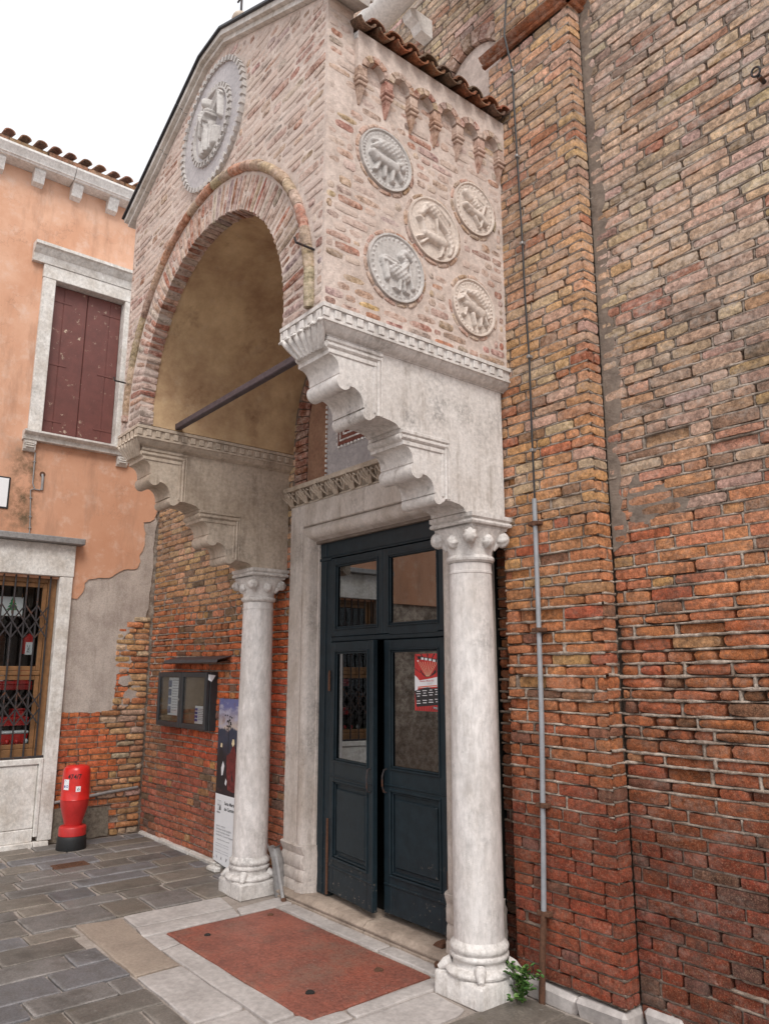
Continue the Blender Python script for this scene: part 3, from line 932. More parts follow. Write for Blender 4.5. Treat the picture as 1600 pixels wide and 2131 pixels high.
pool, beds = [], MB()
lay(pool, lw, lambda u, v, n: (u, 3.45 - n, v), -8.46, -5.42, 0.02, 4.2, 0.065, 0.011, left_style, 11, M['brick_red'], beds=beds,
    bed_style=lambda u, v, r: (-0.003 + r.uniform(-.004, .003), 1.0 + (0.4 * r.random() if v > 1.5 else 0)), wave=0.006)
beds.build('mortar_bed', M['mortar'], lw, smooth=180)
finish(pool, 300, lw, M['brick_red'])
x = -8.38
while x < -6.55:
    L = rng.uniform(0.3, 0.6)
    b = MB(); b.box(x + .003, min(x + L, -6.5) - .003, 3.405 + rng.uniform(-.006, .006), 3.46, -0.02, 0.028 + rng.uniform(-.006, .008), 0.008, jit=.004)
    b.build('footing_strip', M['white_stained'], lw)
    x += L
b = MB(); b.box(-6.52, -6.36, 3.29, 3.345, 0.0, 0.035, 0.01, jit=.006)
tag(b.build('stone_fragment', M['white_stained']), 'small broken pale stone lying by wall foot near the banner', 'stone')

# ================================================================== ORANGE HOUSE
house = thing('house', (-8.6, 1.0, 0), 'orange plastered house with white stone trim and peeling corner', 'house')
HX = -8.45
EDGE = [(3.46, 3.62), (3.40, 3.44), (3.34, 3.40), (3.27, 3.395), (3.285, 3.319), (3.303, 3.182), (3.251, 3.0), (3.264, 2.92), (3.233, 2.855), (3.089, 2.821), (2.993, 2.764), (2.927, 2.714), (2.765, 2.693), (2.698, 2.679), (2.659, 2.632), (2.669, 2.591), (2.649, 2.529), (2.598, 2.467), (2.49, 2.469)]
c = MB()
c.prism([[(-3.0, -0.05), (3.6, -0.05), (3.6, 7.25), (-3.0, 7.25)], [(0.30, 0.80), (0.30, 2.70), (2.40, 2.70), (2.40, 0.80)], [(2.06, 4.20), (2.06, 6.03), (2.86, 6.03), (2.86, 4.20)]], -8.95, -8.484, UY)
c.build('wall_core', M['mortar'], house, smooth=0)
c = MB()
outer = [(-3.0, 2.66), (-3.0, 7.248), (3.56, 7.248), (3.56, 3.70)] + jag(jag(EDGE, 0.06, 0.014), 0.018, 0.005) + [(2.49, 2.66)]
c.prism([outer, [(2.06, 4.20), (2.06, 6.03), (2.86, 6.03), (2.86, 4.20)]], -8.485, HX, UY)
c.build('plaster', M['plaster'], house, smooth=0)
REND = [(2.519, 1.281), (2.70, 1.268), (2.968, 1.26), (3.086, 1.286), (3.078, 1.388), (3.085, 1.659), (3.16, 1.70), (3.241, 1.69), (3.212, 1.758), (3.252, 1.81), (3.215, 1.947), (3.127, 2.035), (3.227, 2.159), (3.276, 2.247), (3.381, 2.273), (3.4, 2.415), (3.42, 2.959), (3.43, 3.6)]
c = MB()
c.prism([(2.47, 1.285)] + jag(jag(REND, 0.06, 0.012), 0.018, 0.005) + [(3.43, 3.75), (2.47, 3.75)], -8.485, HX - 0.011, UY)
for cy_, cz_, rr in ((3.19, 1.60, .075), (3.27, 1.43, .085), (3.20, 1.36, .05), (3.31, 1.52, .05)):
    c.prism([(cy_ + rr * rng.uniform(.7, 1.25) * math.cos(q), cz_ + rr * rng.uniform(.6, 1.1) * math.sin(q)) for q in np.linspace(0, 6.0, 13)], -8.485, HX - .004, UY)
c.build('bare_render_patch', M['render'], house, smooth=0)


def house_style(u, v, rng):
    old = u > 3.10 + 0.1 * math.sin(v * 9)
    if old:
        c_ = lerp3((0.44, 0.15, 0.065), (0.52, 0.32, 0.17), rng.random())
        if rng.random() < .2: c_ = (0.48, 0.34, 0.24)
        return tint(c_, rng, .25, .25 * rng.random()), 0.012 + rng.uniform(-.012, .010), .007, .005
    if u < 3.10 and v < 0.31: return None
    c_ = lerp3((0.56, 0.175, 0.065), (0.46, 0.105, 0.042), rng.random())
    return tint(c_, rng, .15, 0.02), 0.0 + rng.uniform(-.002, .002), .002, .0015


pool, beds = [], MB()
lay(pool, house, lambda u, v, n: (-8.462 + n, u, v), 2.47, 3.44, 0.0, 2.36, 0.064, 0.010, house_style, 17, M['brick_new'], beds=beds,
    bed_style=lambda u, v, r: (-0.006 + r.uniform(-.003, .002), 1.0), allowed=lambda u, v: v < 1.30 or u > 3.05, length=0.21, wave=0.003)
beds.build('mortar_bed', M['mortar'], house, smooth=180)
finish(pool, 300, house, M['brick_new'])
c = MB()
c.prism(jag([(2.50, 0.0), (3.11, 0.0), (3.10, 0.29), (2.50, 0.33), (2.50, 0.0)], .06, .008)[:-1], -8.485, -8.455, UY)
c.build('rough_concrete_patch', M['rubble'], house, smooth=0)
# eaves: moulded white gutter stone on modillions, brick edge, tiles
c = MB()
prof = [(-8.46, 7.25), (-8.28, 7.25), (-8.27, 7.265), (-8.255, 7.27), (-8.25, 7.29), (-8.225, 7.315), (-8.21, 7.345), (-8.205, 7.35), (-8.205, 7.375), (-8.46, 7.375)]
yy = -3.0
while yy < 3.4:
    y2 = min(yy + 1.28, 3.6)
    c = MB(); c.prism(prof, yy + .004, y2 - .004, lambda u, v, a: (u, a, v)); c.build('cornice_stone', M['white_trim'], house)
    yy = y2
for k in range(-8, 5):
    y0 = 1.37 + 0.418 * k - .02
    if y0 > 3.3 or y0 < -2: continue
    c = MB()
    c.prism([(-8.46, 7.248), (-8.32, 7.248), (-8.32, 7.215), (-8.345, 7.18), (-8.375, 7.11), (-8.46, 7.09)], y0 - .058, y0 + .058, lambda u, v, a: (u, a, v))
    c.build('modillion', M['white_trim'], house, smooth=20)
rng = random.Random(9)
yy = -3.0
while yy < 3.5:
    L = rng.uniform(.28, .5)
    c = MB(); c.box(-8.5, -8.225 + rng.uniform(-.01, .01), yy + .004, min(yy + L, 3.55) - .004, 7.378, 7.440, .008, col=tint((0.30, 0.16, 0.09), rng, .3, .1), jit=.004)
    c.build('eaves_brick', M['tile'], house)
    yy += L


def tile_mesh(mb, x0, z0, x1, z1, y, r0, r1, up=True, col=None, th=0.014):
    """half-round clay tile running from (x0, z0) to (x1, z1) at y"""
    n, v, f = 8, [], []
    for (xx, zz, rr) in ((x0, z0, r0), (x1, z1, r1)):
        for t_ in (0, th):
            for k in range(n + 1):
                q = math.pi * k / n
                s_ = 1 if up else -1
                v.append((xx, y - (rr - t_) * math.cos(q), zz + s_ * (rr - t_) * 0.8 * math.sin(q)))
    m = n + 1
    for k in range(n):
        f += [(k, k + 1, 2 * m + k + 1, 2 * m + k), (m + k, 3 * m + k, 3 * m + k + 1, m + k + 1), (k, m + k, m + k + 1, k + 1), (2 * m + k, 2 * m + k + 1, 3 * m + k + 1, 3 * m + k)]
    f += [(0, 2 * m, 3 * m, m), (n, m + n, 3 * m + n, 2 * m + n)]
    mb.add(v, f, 0, col)


c = MB(); c.prism([(-8.24, 7.44), (-8.9, 7.68), (-12.5, 8.4), (-12.5, 7.2), (-8.5, 7.2), (-8.5, 7.44)], -3.0, 3.6, lambda u, v, a: (u, a, v)); c.build('roof', M['tile'], house, smooth=0)
yy = -2.9
while yy < 3.55:
    for row in range(3):
        c = MB()
        q = rng.uniform(-.012, .012)
        tile_mesh(c, -8.185 - .36 * row + q, 7.462 + .13 * row, -8.60 - .36 * row + q, 7.617 + .13 * row, yy + rng.uniform(-.010, .010), .060, .048, col=tint((0.24, 0.12, 0.075), rng, .35, .1))
        c.build('roof_tile', M['tile'], house, smooth=60)
    yy += 0.165

# upper window
WX = HX + 0.012
c = MB()
c.box(-8.62, WX + .03, 1.928, 2.066, 4.231, 6.02, .006)
c.box(-8.62, WX + .03, 2.856, 2.994, 4.231, 6.02, .006)
c.box(-8.62, WX + .032, 1.924, 2.998, 6.0215, 6.182, .006)
win = c.build('window', [M['white_stained']], house)
c = MB(); c.prism([(-8.46, 6.183), (WX + .04, 6.183), (WX + .05, 6.23), (WX + .055, 6.27), (WX + .085, 6.295), (WX + .11, 6.34), (WX + .14, 6.35), (WX + .14, 6.385), (-8.46, 6.405)], 1.80, 3.11, lambda u, v, a: (u, a, v)); c.build('head_cornice', M['white_stained'], win)
c = MB(); c.prism([(-8.60, 4.12), (WX + .06, 4.12), (WX + .07, 4.165), (WX + .10, 4.18), (WX + .115, 4.195), (WX + .115, 4.215), (-8.60, 4.23)], 1.885, 3.04, lambda u, v, a: (u, a, v)); c.build('sill', M['white_stained'], win)
for y0 in (1.90, 2.90):
    c = MB(); c.prism([(-8.46, 4.118), (WX + .05, 4.118), (WX + .05, 4.08), (WX + .035, 4.06), (WX + .03, 4.02), (WX + .01, 4.0), (-8.46, 4.0)], y0, y0 + .12, lambda u, v, a: (u, a, v))
    for k in range(3): c.box(WX + .03, WX + .056, y0 + .02, y0 + .1, 4.035 + k * .024, 4.05 + k * .024, .004)
    c.build('sill_console', M['white_stained'], win)
for ya, yb in ((2.068, 2.459), (2.463, 2.854)):
    c = MB(); c.box(-8.56, -8.53, ya, yb, 4.232, 6.0205, .004)
    yj = ya + .13 if ya < 2.2 else yb - .13
    for (a_, b_) in ((ya + .004, yj - .003), (yj + .003, yb - .004)):
        c.box(-8.532, -8.524, a_, b_, 4.24, 6.01, .003)
    for zz in (4.40, 5.06, 5.82):
        c.box(-8.526, -8.519, ya + .004, ya + .22 if ya < 2.2 else yb - .004, zz, zz + .02, .003) if ya < 2.2 else c.box(-8.526, -8.519, yb - .22, yb - .004, zz, zz + .02, .003)
    c.build('shutter', M['shutter'], win)
c = MB(); c.box(-8.60, -8.59, 2.066, 2.856, 4.23, 6.02); c.build('dark_recess', M['black'], win, smooth=0)

# shop front
c = MB()
c.box(-8.55, -8.40, 2.388, 2.522, 0.045, 2.684, .006)
c.box(-8.55, -8.401, 0.165, 0.300, 0.045, 2.684, .006)
c.box(-8.55, -8.397, 0.14, 2.528, 2.686, 3.03, .006)
c.box(-8.50, -8.392, 2.345, 2.384, 0.09, 0.835, .005)
shop = c.build('shop_front', M['white_stained'], house)
c = MB(); c.box(-8.46, -8.31, 0.05, 2.595, 3.032, 3.10, .008); c.build('ledge', M['zinc'], shop)
c = MB(); c.box(-8.52, -8.418, 0.302, 2.343, 0.042, 0.165, .006); c.box(-8.52, -8.424, 0.302, 2.343, 0.167, 0.775, .01); c.box(-8.53, -8.408, 0.302, 2.386, 0.777, 0.838, .008)
c.build('stall_riser', M['white_stained'], shop)
yy = 0.1
while yy < 2.5:
    c = MB(); c.box(-8.5, -8.385 + rng.uniform(-.006, .006), yy + .003, min(yy + .45, 2.50) - .003, -0.02, 0.042, .006, jit=.003); c.build('base_stone', M['white_stained'], shop); yy += .45
c = MB()
for (ya, yb) in ((2.30, 2.387), (0.302, 0.39), (1.31, 1.38)):
    c.box(-8.53, -8.485, ya, yb, 0.84, 2.683, .006)
c.box(-8.53, -8.485, 0.392, 1.308, 2.61, 2.682, .006); c.box(-8.53, -8.485, 1.382, 2.298, 2.61, 2.682, .006)
c.box(-8.53, -8.485, 0.392, 1.308, 0.84, 0.93, .006); c.box(-8.53, -8.485, 1.382, 2.298, 0.84, 0.93, .006)
swin = c.build('shop_window', M['wood'], house)
for ya, yb in ((0.394, 1.306), (1.384, 2.296)):
    for za, zb in ((0.932, 1.655), (1.705, 2.608)):
        c = MB()
        w_ = .045
        c.box(-8.525, -8.492, ya, ya + w_, za, zb, .004); c.box(-8.525, -8.492, yb - w_, yb, za, zb, .004)
        c.box(-8.525, -8.492, ya + w_ + .001, yb - w_ - .001, za, za + w_, .004); c.box(-8.525, -8.492, ya + w_ + .001, yb - w_ - .001, zb - w_, zb, .004)
        sash = c.build('sash', M['wood'], swin)
        c = MB(); c.box(-8.513, -8.508, ya + w_ - .005, yb - w_ + .005, za + w_ - .005, zb - w_ + .005); c.build('pane', M['glass_clear'], sash, smooth=0)
    c = MB(); c.box(-8.53, -8.485, ya + .002, yb - .002, 1.657, 1.703, .005); c.build('transom', M['wood'], swin)
c = MB()
c.box(-10.3, -10.25, 0.0, 2.9, 0.0, 2.9); c.box(-10.25, -8.955, 2.85, 2.9, 0.0, 2.9); c.box(-10.25, -8.955, -0.3, -0.25, 0, 2.9); c.box(-10.25, -8.955, -0.25, 2.85, 2.86, 2.9); c.box(-10.25, -8.955, -0.25, 2.85, 0.5, 0.6)
c.build('shop_interior', plain_mat('dim_shop_wall', (0.06, 0.045, 0.04), .2, .9), house, smooth=0)

# security grille: upright bars and scissor lattice
gr = thing('security_grille', (-8.44, 1.3, 0.84), 'black folding iron grille closed across the shop window', 'grille')
ys = [2.308 - 0.114 * k for k in range(18)]
for y0 in ys:
    c = MB(); c.box(-8.452, -8.436, y0 - .008, y0 + .008, 0.842, 2.68, .003); c.build('bar', M['iron'], gr)
for z0, z1 in ((1.165, 1.49), (2.035, 2.37)):
    c = MB()
    for k, y0 in enumerate(ys[:-1]):
        y1 = ys[k + 1]
        for j in range(4):
            h = (z1 - z0) / 2
            za, zb = z0 + h * (j // 2), z0 + h * (j // 2 + 1)
            if j % 2: za, zb = zb, za
            dx = -.004 if j % 2 else .004
            nx, nz = (zb - za), -(y1 - y0)
            l_ = math.hypot(nx, nz); nx, nz = nx / l_ * .007, nz / l_ * .007
            P4 = [(y0 + nx, za + nz), (y1 + nx, zb + nz), (y1 - nx, zb - nz), (y0 - nx, za - nz)]
            c.prism(P4, -8.434 + dx, -8.430 + dx, UY)
    c.build('lattice', M['iron'], gr, smooth=0)
c = MB(); c.box(-8.455, -8.430, 0.302, 2.386, 0.841, 0.862, .003); c.build('rail', M['iron'], gr)

# things in the shop window
t = thing('child_drawing', (-8.62, 1.95, 2.27), 'white sheet with green fir tree drawing hung in shop window', 'drawing')
c = MB(); c.box(-8.622, -8.620, 1.70, 2.10, 2.265, 2.462); c.build('sheet', M['paper'], t, smooth=0)
c = MB()
for k in range(4):
    zc, hw = 2.325 + k * .03, .062 - k * .012
    c.prism([(2.0 - hw, zc), (2.0 + hw, zc), (2.0, zc + .05)], -8.62, -8.6185 + k * .0002, UY)
c.build('tree_print', M['ink_green'], t, smooth=0)
c = MB(); c.box(-8.62, -8.6185, 1.992, 2.008, 2.29, 2.325); c.build('trunk_print', M['wood'], t, smooth=0)
c = MB(); c.prism([(1.78, 2.45), (1.87, 2.40), (1.87, 2.455)], -8.62, -8.6183, UY); c.build('corner_print', M['ink_yellow'], t, smooth=0)
c = MB()
for k in range(6): c.box(-8.6184, -8.6178, 1.965 + .013 * k, 1.971 + .013 * k, 2.335 + .012 * (k * 3 % 4), 2.342 + .012 * (k * 3 % 4))
c.build('dot_print', M['ink_orange'], t, smooth=0)
for y0 in (1.83, 2.085):
    c = MB(); c.box(-8.624, -8.616, y0 - .005, y0 + .005, 2.45, 2.50, .002); c.build('clothes_peg', M['wood'], t)
c = MB(); c.tube([(-8.621, 0.4, 2.49), (-8.621, 1.2, 2.475), (-8.621, 2.3, 2.49)], .002, 5); tag(c.build('string', M['cable']), 'thin string stretched across the shop window behind the drawing', 'string')
t = thing('red_lantern', (-8.72, 2.21, 1.88), 'red lantern box with pale tag hanging in shop window', 'lantern')
c = MB(); c.prism([(2.165, 1.88), (2.265, 1.88), (2.265, 2.03), (2.215, 2.09), (2.165, 2.03)], -8.77, -8.68, UY); c.build('body', M['red_dull'], t, smooth=0)
c = MB(); c.box(-8.68, -8.676, 2.178, 2.252, 1.87, 2.0); c.build('tag', M['paper'], t, smooth=0)
lettering('PAC', .042, lambda u, v: (-8.6745, 2.222 - v, 1.893 + u), M['ink'], t)
c = MB(); c.tube([(-8.72, 2.215, 2.09), (-8.72, 2.215, 2.61)], .002, 5); c.build('hanger', M['cable'], t)
for (za, lab) in ((1.56, 'upper red cloth covered shelf behind the shop window grille'), (1.20, 'lower red cloth covered shelf behind the shop window grille')):
    t = thing('display_shelf', (-8.8, 2.0, za), lab, 'shelf', 'shop window shelves')
    c = MB(); c.box(-8.98, -8.68, 1.75, 2.29, za - .02, za, .004); c.build('board', M['wood'], t)
    c = MB(); c.box(-8.985, -8.672, 1.78, 2.28, za + .001, za + .035, .008); c.box(-8.682, -8.671, 1.78, 2.28, za - .05, za, .004); c.build('cloth', M['red_dull'], t)
for (y0, z0, h, mt, lab) in ((2.19, 1.596, .10, 'red_dull', 'red gift box standing on the upper shop shelf'), (1.95, 1.596, .07, 'white_trim', 'small white box standing on the upper shop shelf'), (2.18, 1.236, .06, 'red_dull', 'low red box standing on the lower shop shelf')):
    t = thing('gift_box', (-8.78, y0, z0), lab, 'box', 'boxes on the shop shelves')
    c = MB(); c.box(-8.84, -8.72, y0 - .06, y0 + .06, z0, z0 + h, .006); c.build('box', M[mt], t)
    c = MB(); c.box(-8.845, -8.715, y0 - .065, y0 + .065, z0 + h, z0 + h + .022, .005); c.build('lid', M[mt], t)
c = MB()
for k in range(900):
    yb = rng.uniform(1.0, 2.28); a_ = rng.uniform(0, 6.28); l_ = rng.uniform(.02, .05)
    p0 = Vector((-8.60 + rng.gauss(0, .018), yb, .965 + rng.gauss(0, .016)))
    d_ = Vector((math.cos(a_), rng.uniform(-1, 1), math.sin(a_))).normalized() * l_
    s_ = d_.cross(Vector((0.3, .5, .8))).normalized() * .003
    c.add([p0 - s_, p0 + s_, p0 + d_], [(0, 1, 2)])
tag(c.build('garland', M['leaf'], None, smooth=0), 'green pine garland lying along the bottom of shop window', 'garland', kind='stuff')
for k in range(7):
    c = MB(); yk = 1.70 + .09 * k; c.lathe(-8.565, yk, [(.002, .975), (.016, .982), (.022, 1.0), (.016, 1.018), (.002, 1.025)], 10)
    tag(c.build('bauble', M['red_paint' if k % 3 else 'paper']), ('red' if k % 3 else 'white') + ' bauble on the garland, ' + ('closest to the right jamb', 'next to the one closest to the jamb', 'third from the right jamb', 'fourth from the right jamb', 'third from the left end', 'second from the left end', 'at the left end of its row')[6 - k], 'bauble', 'baubles on the garland')
t = thing('red_basket', (-8.68, 2.13, .93), 'red basket topped with white trim at bottom of shop window', 'basket')
c = MB(); c.prism([(2.02, .935), (2.24, .935), (2.27, 1.07), (1.99, 1.07)], -8.78, -8.62, UY); c.build('basket', M['red_paint'], t, smooth=0)
c = MB(); c.box(-8.79, -8.61, 1.985, 2.275, 1.072, 1.10, .01); c.build('trim', M['paper'], t)

# street sign plate, wall conduit, lead pipe
t = thing('street_sign', (-8.45, 1.6, 3.5), 'blank white plate with dark border on orange wall', 'sign')
c = MB(); c.box(-8.452, -8.438, 0.95, 1.818, 3.352, 3.690, .003); c.build('border', M['ink'], t)
c = MB(); c.box(-8.44, -8.435, 0.966, 1.802, 3.368, 3.674, .002); c.build('plate', M['paper'], t)
t = thing('wall_conduit', (-8.44, 2.07, 3.6), 'thin grey conduit with hooked elbow running down orange wall', 'conduit')
c = MB(); c.tube([(-8.44, 2.03, 4.0), (-8.44, 2.035, 3.66), (-8.44, 2.06, 3.60), (-8.44, 2.11, 3.595), (-8.44, 2.132, 3.63)], .0075, 7); c.build('wire', M['zinc'], t)
c = MB(); c.tube([(-8.44, 2.132, 3.60), (-8.44, 2.130, 3.74), (-8.45, 2.125, 3.77), (-8.48, 2.12, 3.775)], .014, 10); c.build('elbow', M['zinc'], t)
c = MB(); c.tube([(-8.44, 2.05, 3.60), (-8.44, 2.02, 3.585), (-8.44, 2.035, 3.4), (-8.44, 2.052, 3.13), (-8.44, 2.03, 3.112), (-8.44, 1.7, 3.108)], .0065, 7); c.build('wire', M['zinc'], t)
for zz, yy in ((3.9, 2.03), (3.5, 2.03), (3.3, 2.042), (3.18, 2.05)):
    c = MB(); c.box(-8.452, -8.43, yy - .014, yy + .014, zz - .006, zz + .006, .003); c.build('clip', M['zinc'], t)
c = MB(); c.lathe(0, 0, [(.012, 0), (.03, 0), (.03, .004), (.012, .006)], 14); c.v = [(-8.449 + z_, 2.125 + x_, 3.775 + y_) for x_, y_, z_ in c.v]; c.build('rosette', M['rust'], t)
t = thing('lead_pipe', (-8.44, 3.0, .43), 'thin grey pipe lying along the house brickwork behind red bollard', 'pipe')
c = MB(); c.tube([(-8.44, 2.50, .385), (-8.44, 2.85, .415), (-8.44, 3.1, .44), (-8.44, 3.40, .462)], .016, 9); c.build('tube', M['zinc'], t)

# ================================================================== PORCH
porch = thing('porch', (-4.465, 2.8, 0), 'brick gabled porch with carved roundels on stone brackets and two columns', 'porch')
XA, RA, ZA, YF, ZC = -4.465, 1.037, 3.69, 2.047, 3.572


def rect_loft(mb, x0, x1, yf, yb, prof, mi=0):
    v, f = [], []
    for i, z in prof:
        v += [(x0 + i, yb, z), (x0 + i, yf + i, z), (x1 - i, yf + i, z), (x1 - i, yb, z)]
    n = len(prof)
    for k in range(n - 1):
        for j in range(3):
            a = k * 4 + j
            f.append((a, a + 1, a + 5, a + 4))
    f += [(0, 1, 2, 3), tuple((n - 1) * 4 + k for k in (3, 2, 1, 0))]
    mb.add(v, f, mi)


arc = lambda r, n=40, a0=0.0, a1=math.pi: [(XA + r * math.cos(q), ZA + r * math.sin(q)) for q in np.linspace(a0, a1, n)]
RX, LX = -3.03, -5.91
GAB = [(LX, 5.52), (-4.61, 6.11), (-4.31, 6.11), (RX, 5.505)]
c = MB()
c.prism([(LX, ZC), (XA - RA - .01, ZC)] + arc(RA + .01)[::-1] + [(XA + RA + .01, ZC), (RX, ZC)] + GAB[::-1], 2.23, YF + .001, UX)
gable = c.build('gable_wall', M['slurry'], porch, smooth=0)
c = MB(); c.box(-3.40, RX, 2.231, 3.478, ZC, 5.335); flank = c.build('flank_wall', M['slurry'], porch, smooth=0)
c = MB(); c.box(LX, -5.55, 2.231, 3.448, ZC, 5.335); c.build('flank_wall', M['slurry'], porch, smooth=0)
c = MB(); c.prism([(XA - RA - .008, ZC)] + arc(RA + .008)[::-1] + [(XA + RA + .008, ZC), (XA + RA + .07, ZC)] + arc(RA + .07) + [(XA - RA - .07, ZC)], 3.46, 2.145, UX)
c.build('vault', M['vault'], porch, smooth=40)
PALE = [(0.46, 0.30, 0.245), (0.45, 0.26, 0.205), (0.49, 0.355, 0.29), (0.41, 0.31, 0.275), (0.47, 0.315, 0.22), (0.43, 0.205, 0.15)]


def pale_style(u, v, rng):
    if rng.random() < 0.015: return None                   # bricks lost under the pointing
    c_ = rng.choice(PALE)
    if rng.random() < .12: c_ = (0.36, 0.30, 0.27)
    return tint(c_, rng, .15, .22 + .45 * rng.random()), 0.003 + rng.uniform(-.003, .004), 0.006, .0014


def side_style(u, v, rng):
    low = max(0, 1 - (v - 3.6) / 1.0)
    if rng.random() < 0.08 - .06 * low or u < 2.2 and rng.random() < .15: return None
    c_ = rng.choice(PALE + [(0.54, 0.36, 0.20), (0.50, 0.22, 0.135)])
    return tint(c_, rng, .15, .45 * rng.random() + .22 * (1 - low)), 0.0042 + rng.uniform(-.003, .002), 0.006, .0014


def gable_ok(u, v):
    if not (LX + .005 < u < RX - .012): return False
    top = 5.52 + (u - LX) * 0.454 if u < -4.61 else (6.11 if u < -4.31 else 6.11 - (u + 4.31) * 0.473)
    if v > top - .01: return False
    d = math.hypot(u - XA, max(0.0, v - ZA))
    if d < 1.37 and v > ZA: return False
    if v <= ZA and abs(u - XA) < 1.28: return False
    return math.hypot(u + 4.463, v - 5.53) > 0.485


ROUND = [('grey', 2.468, 4.618, .190), ('grey', 2.545, 3.955, .205), ('warm', 2.842, 4.318, .204), ('warm', 3.200, 4.607, .178), ('warm', 3.172, 3.912, .185)]


def side_ok(u, v):
    if u > 2.245 and v > 5.23: return False
    return all(math.hypot(u - a, v - b) > r + .048 for _, a, b, r in ROUND)


pool = []
lay(pool, gable, lambda u, v, n: (u, YF - n, v), LX, RX, ZC + .012, 6.2, 0.0555, 0.012, pale_style, 31, M['brick_pale'], allowed=gable_ok, length=.23, back=-.012, wave=.008)
lay(pool, flank, lambda u, v, n: (RX + n, u, v), YF + .006, 3.455, ZC + .012, 5.50, 0.0575, 0.013, side_style, 32, M['brick_pale'], allowed=lambda u, v: side_ok(u, v) and (v < 5.32 or u < 2.22), length=.19, back=-.012, wave=.006)
finish(pool, 300, porch, M['brick_pale'])

# arch: radial bricks, hood mould, small hooks
rng = random.Random(44)
rm = RA + .115


def polar(u, v, n):
    return (XA + u * math.cos(v / rm), YF - n, ZA + u * math.sin(v / rm))


nv = 62
for k in range(nv):
    v0, v1 = math.pi * rm * k / nv, math.pi * rm * (k + 1) / nv
    split = rng.random() < 0.35
    for (a, b) in (((RA, RA + .115), (RA + .12, RA + .238)) if split else ((RA, RA + .238),)):
        c_ = tint(rng.choice(PALE + [(0.36, 0.15, 0.10)] * 3), rng, .2, .25 * rng.random() + .1)
        g = brick_geo(polar, a + rng.uniform(-.004, .006), b - .004, v0 + .006, v1 - .006, .008 + rng.uniform(-.004, .005), -.105, rng, .006, .004)
        MB().add(g[0], g[1], 0, c_).build('voussoir', M['brick_pale'], porch, smooth=42)
for sx in (-1, 1):
    for k in range(2):
        z0, z1 = ZC + .006 + k * .056, ZC + .056 + k * .056
        g = brick_geo(lambda u, v, n: (XA + sx * u, YF - n, v), RA, RA + .235, z0, z1, .007, -.105, rng, .006, .004)
        MB().add(g[0], g[1], 0, tint(rng.choice(PALE), rng, .15, .2)).build('voussoir', M['brick_pale'], porch, smooth=42)
    # mortar bed behind the ring
c = MB(); c.prism([(XA - RA - .012, ZC)] + arc(RA + .012)[::-1] + [(XA + RA + .012, ZC), (XA + RA + .26, ZC)] + arc(RA + .26) + [(XA - RA - .26, ZC)], 2.144, YF - .001, UX)
c.build('arch_mortar', M['slurry'], porch, smooth=40)
RH = RA + .285
pth = [(XA + RH, z_) for z_ in np.arange(3.60, ZA, .045)] + [(XA + RH * math.cos(q), ZA + RH * math.sin(q)) for q in np.linspace(0, math.pi, 92)] + [(XA - RH, z_) for z_ in np.arange(ZA, 3.62, -.045)]
k = 0
while k < len(pth) - 1:
    n = rng.randint(3, 6)
    seg = pth[k:k + n + 1]
    if len(seg) < 2: break
    seg = [(a + rng.uniform(-.003, .003), b + rng.uniform(-.003, .003)) for a, b in seg]
    c = MB(); rr = .034 * rng.uniform(.92, 1.08)
    c.tube([(a, YF - .008 + rng.uniform(-.003, .003), b) for a, b in seg], [rr * .93] + [rr] * (len(seg) - 2) + [rr * .93], 9, col=tint(rng.choice([(0.46, 0.34, 0.225), (0.40, 0.28, 0.19), (0.46, 0.35, 0.25), (0.45, 0.20, 0.12), (0.36, 0.23, 0.16)]), rng, .15, .3))
    c.build('hood_piece', M['terracotta'], porch, smooth=60)
    k += n
for (xx, zz) in ((-3.12, 3.93), (-5.80, 3.98)):
    c = MB(); c.tube([(xx, 2.06, zz), (xx, 1.93, zz), (xx - .005, 1.925, zz + .03)], .007, 6); c.build('hook', M['iron'], porch)

# coping, lead flashing, ball finial
pl = [(LX - .10, 5.485)] + GAB[1:3] + [(RX + .12, 5.455)]
nrm = [Vector((-(Vector(b) - Vector(a)).y, (Vector(b) - Vector(a)).x)).normalized() for a, b in zip(pl, pl[1:])]
mit = [nrm[0]] + [(n0 + n1) / (1 + n0.dot(n1)) for n0, n1 in zip(nrm, nrm[1:])] + [nrm[-1]]
for k_, npc in enumerate((4, 1, 4)):
    A, B = Vector(pl[k_]), Vector(pl[k_ + 1])
    for k in range(npc):
        t0, t1 = k / npc + (.002 if k else 0), (k + 1) / npc - (.002 if k < npc - 1 else 0)
        p, q = A.lerp(B, t0), A.lerp(B, t1)
        m0 = mit[k_] if k == 0 else nrm[k_]
        m1 = mit[k_ + 1] if k == npc - 1 else nrm[k_]
        W = lambda d: [tuple(p + m0 * d[0]), tuple(q + m1 * d[0]), tuple(q + m1 * d[1]), tuple(p + m0 * d[1])]
        c = MB()
        c.prism(W((0, .035)), 2.25, 2.015, UX)
        c.prism(W((.036, .075)), 2.27, 1.985, UX)
        c.build('coping_stone', M['white_stained'], porch, smooth=0)
        c = MB(); c.prism(W((.076, .092)), 2.29, 1.965, UX)
        c.build('lead_flashing', M['lead'], porch, smooth=0)
c = MB(); c.lathe(-4.28, 2.13, [(.04, 6.15), (.042, 6.25), (.060, 6.262), (.068, 6.285), (.062, 6.305), (.045, 6.315), (.058, 6.328), (.066, 6.35), (.058, 6.375), (.032, 6.395), (.0, 6.40)], 20)
fin = c.build('finial', M['marble_tan'], porch, smooth=40)
c = MB(); c.tube([(-4.28, 2.13, 6.39), (-4.28, 2.13, 6.75)], .009, 8); c.tube([(-4.34, 2.13, 6.55), (-4.22, 2.13, 6.55)], .007, 7); c.build('iron_cross', M['iron'], fin)

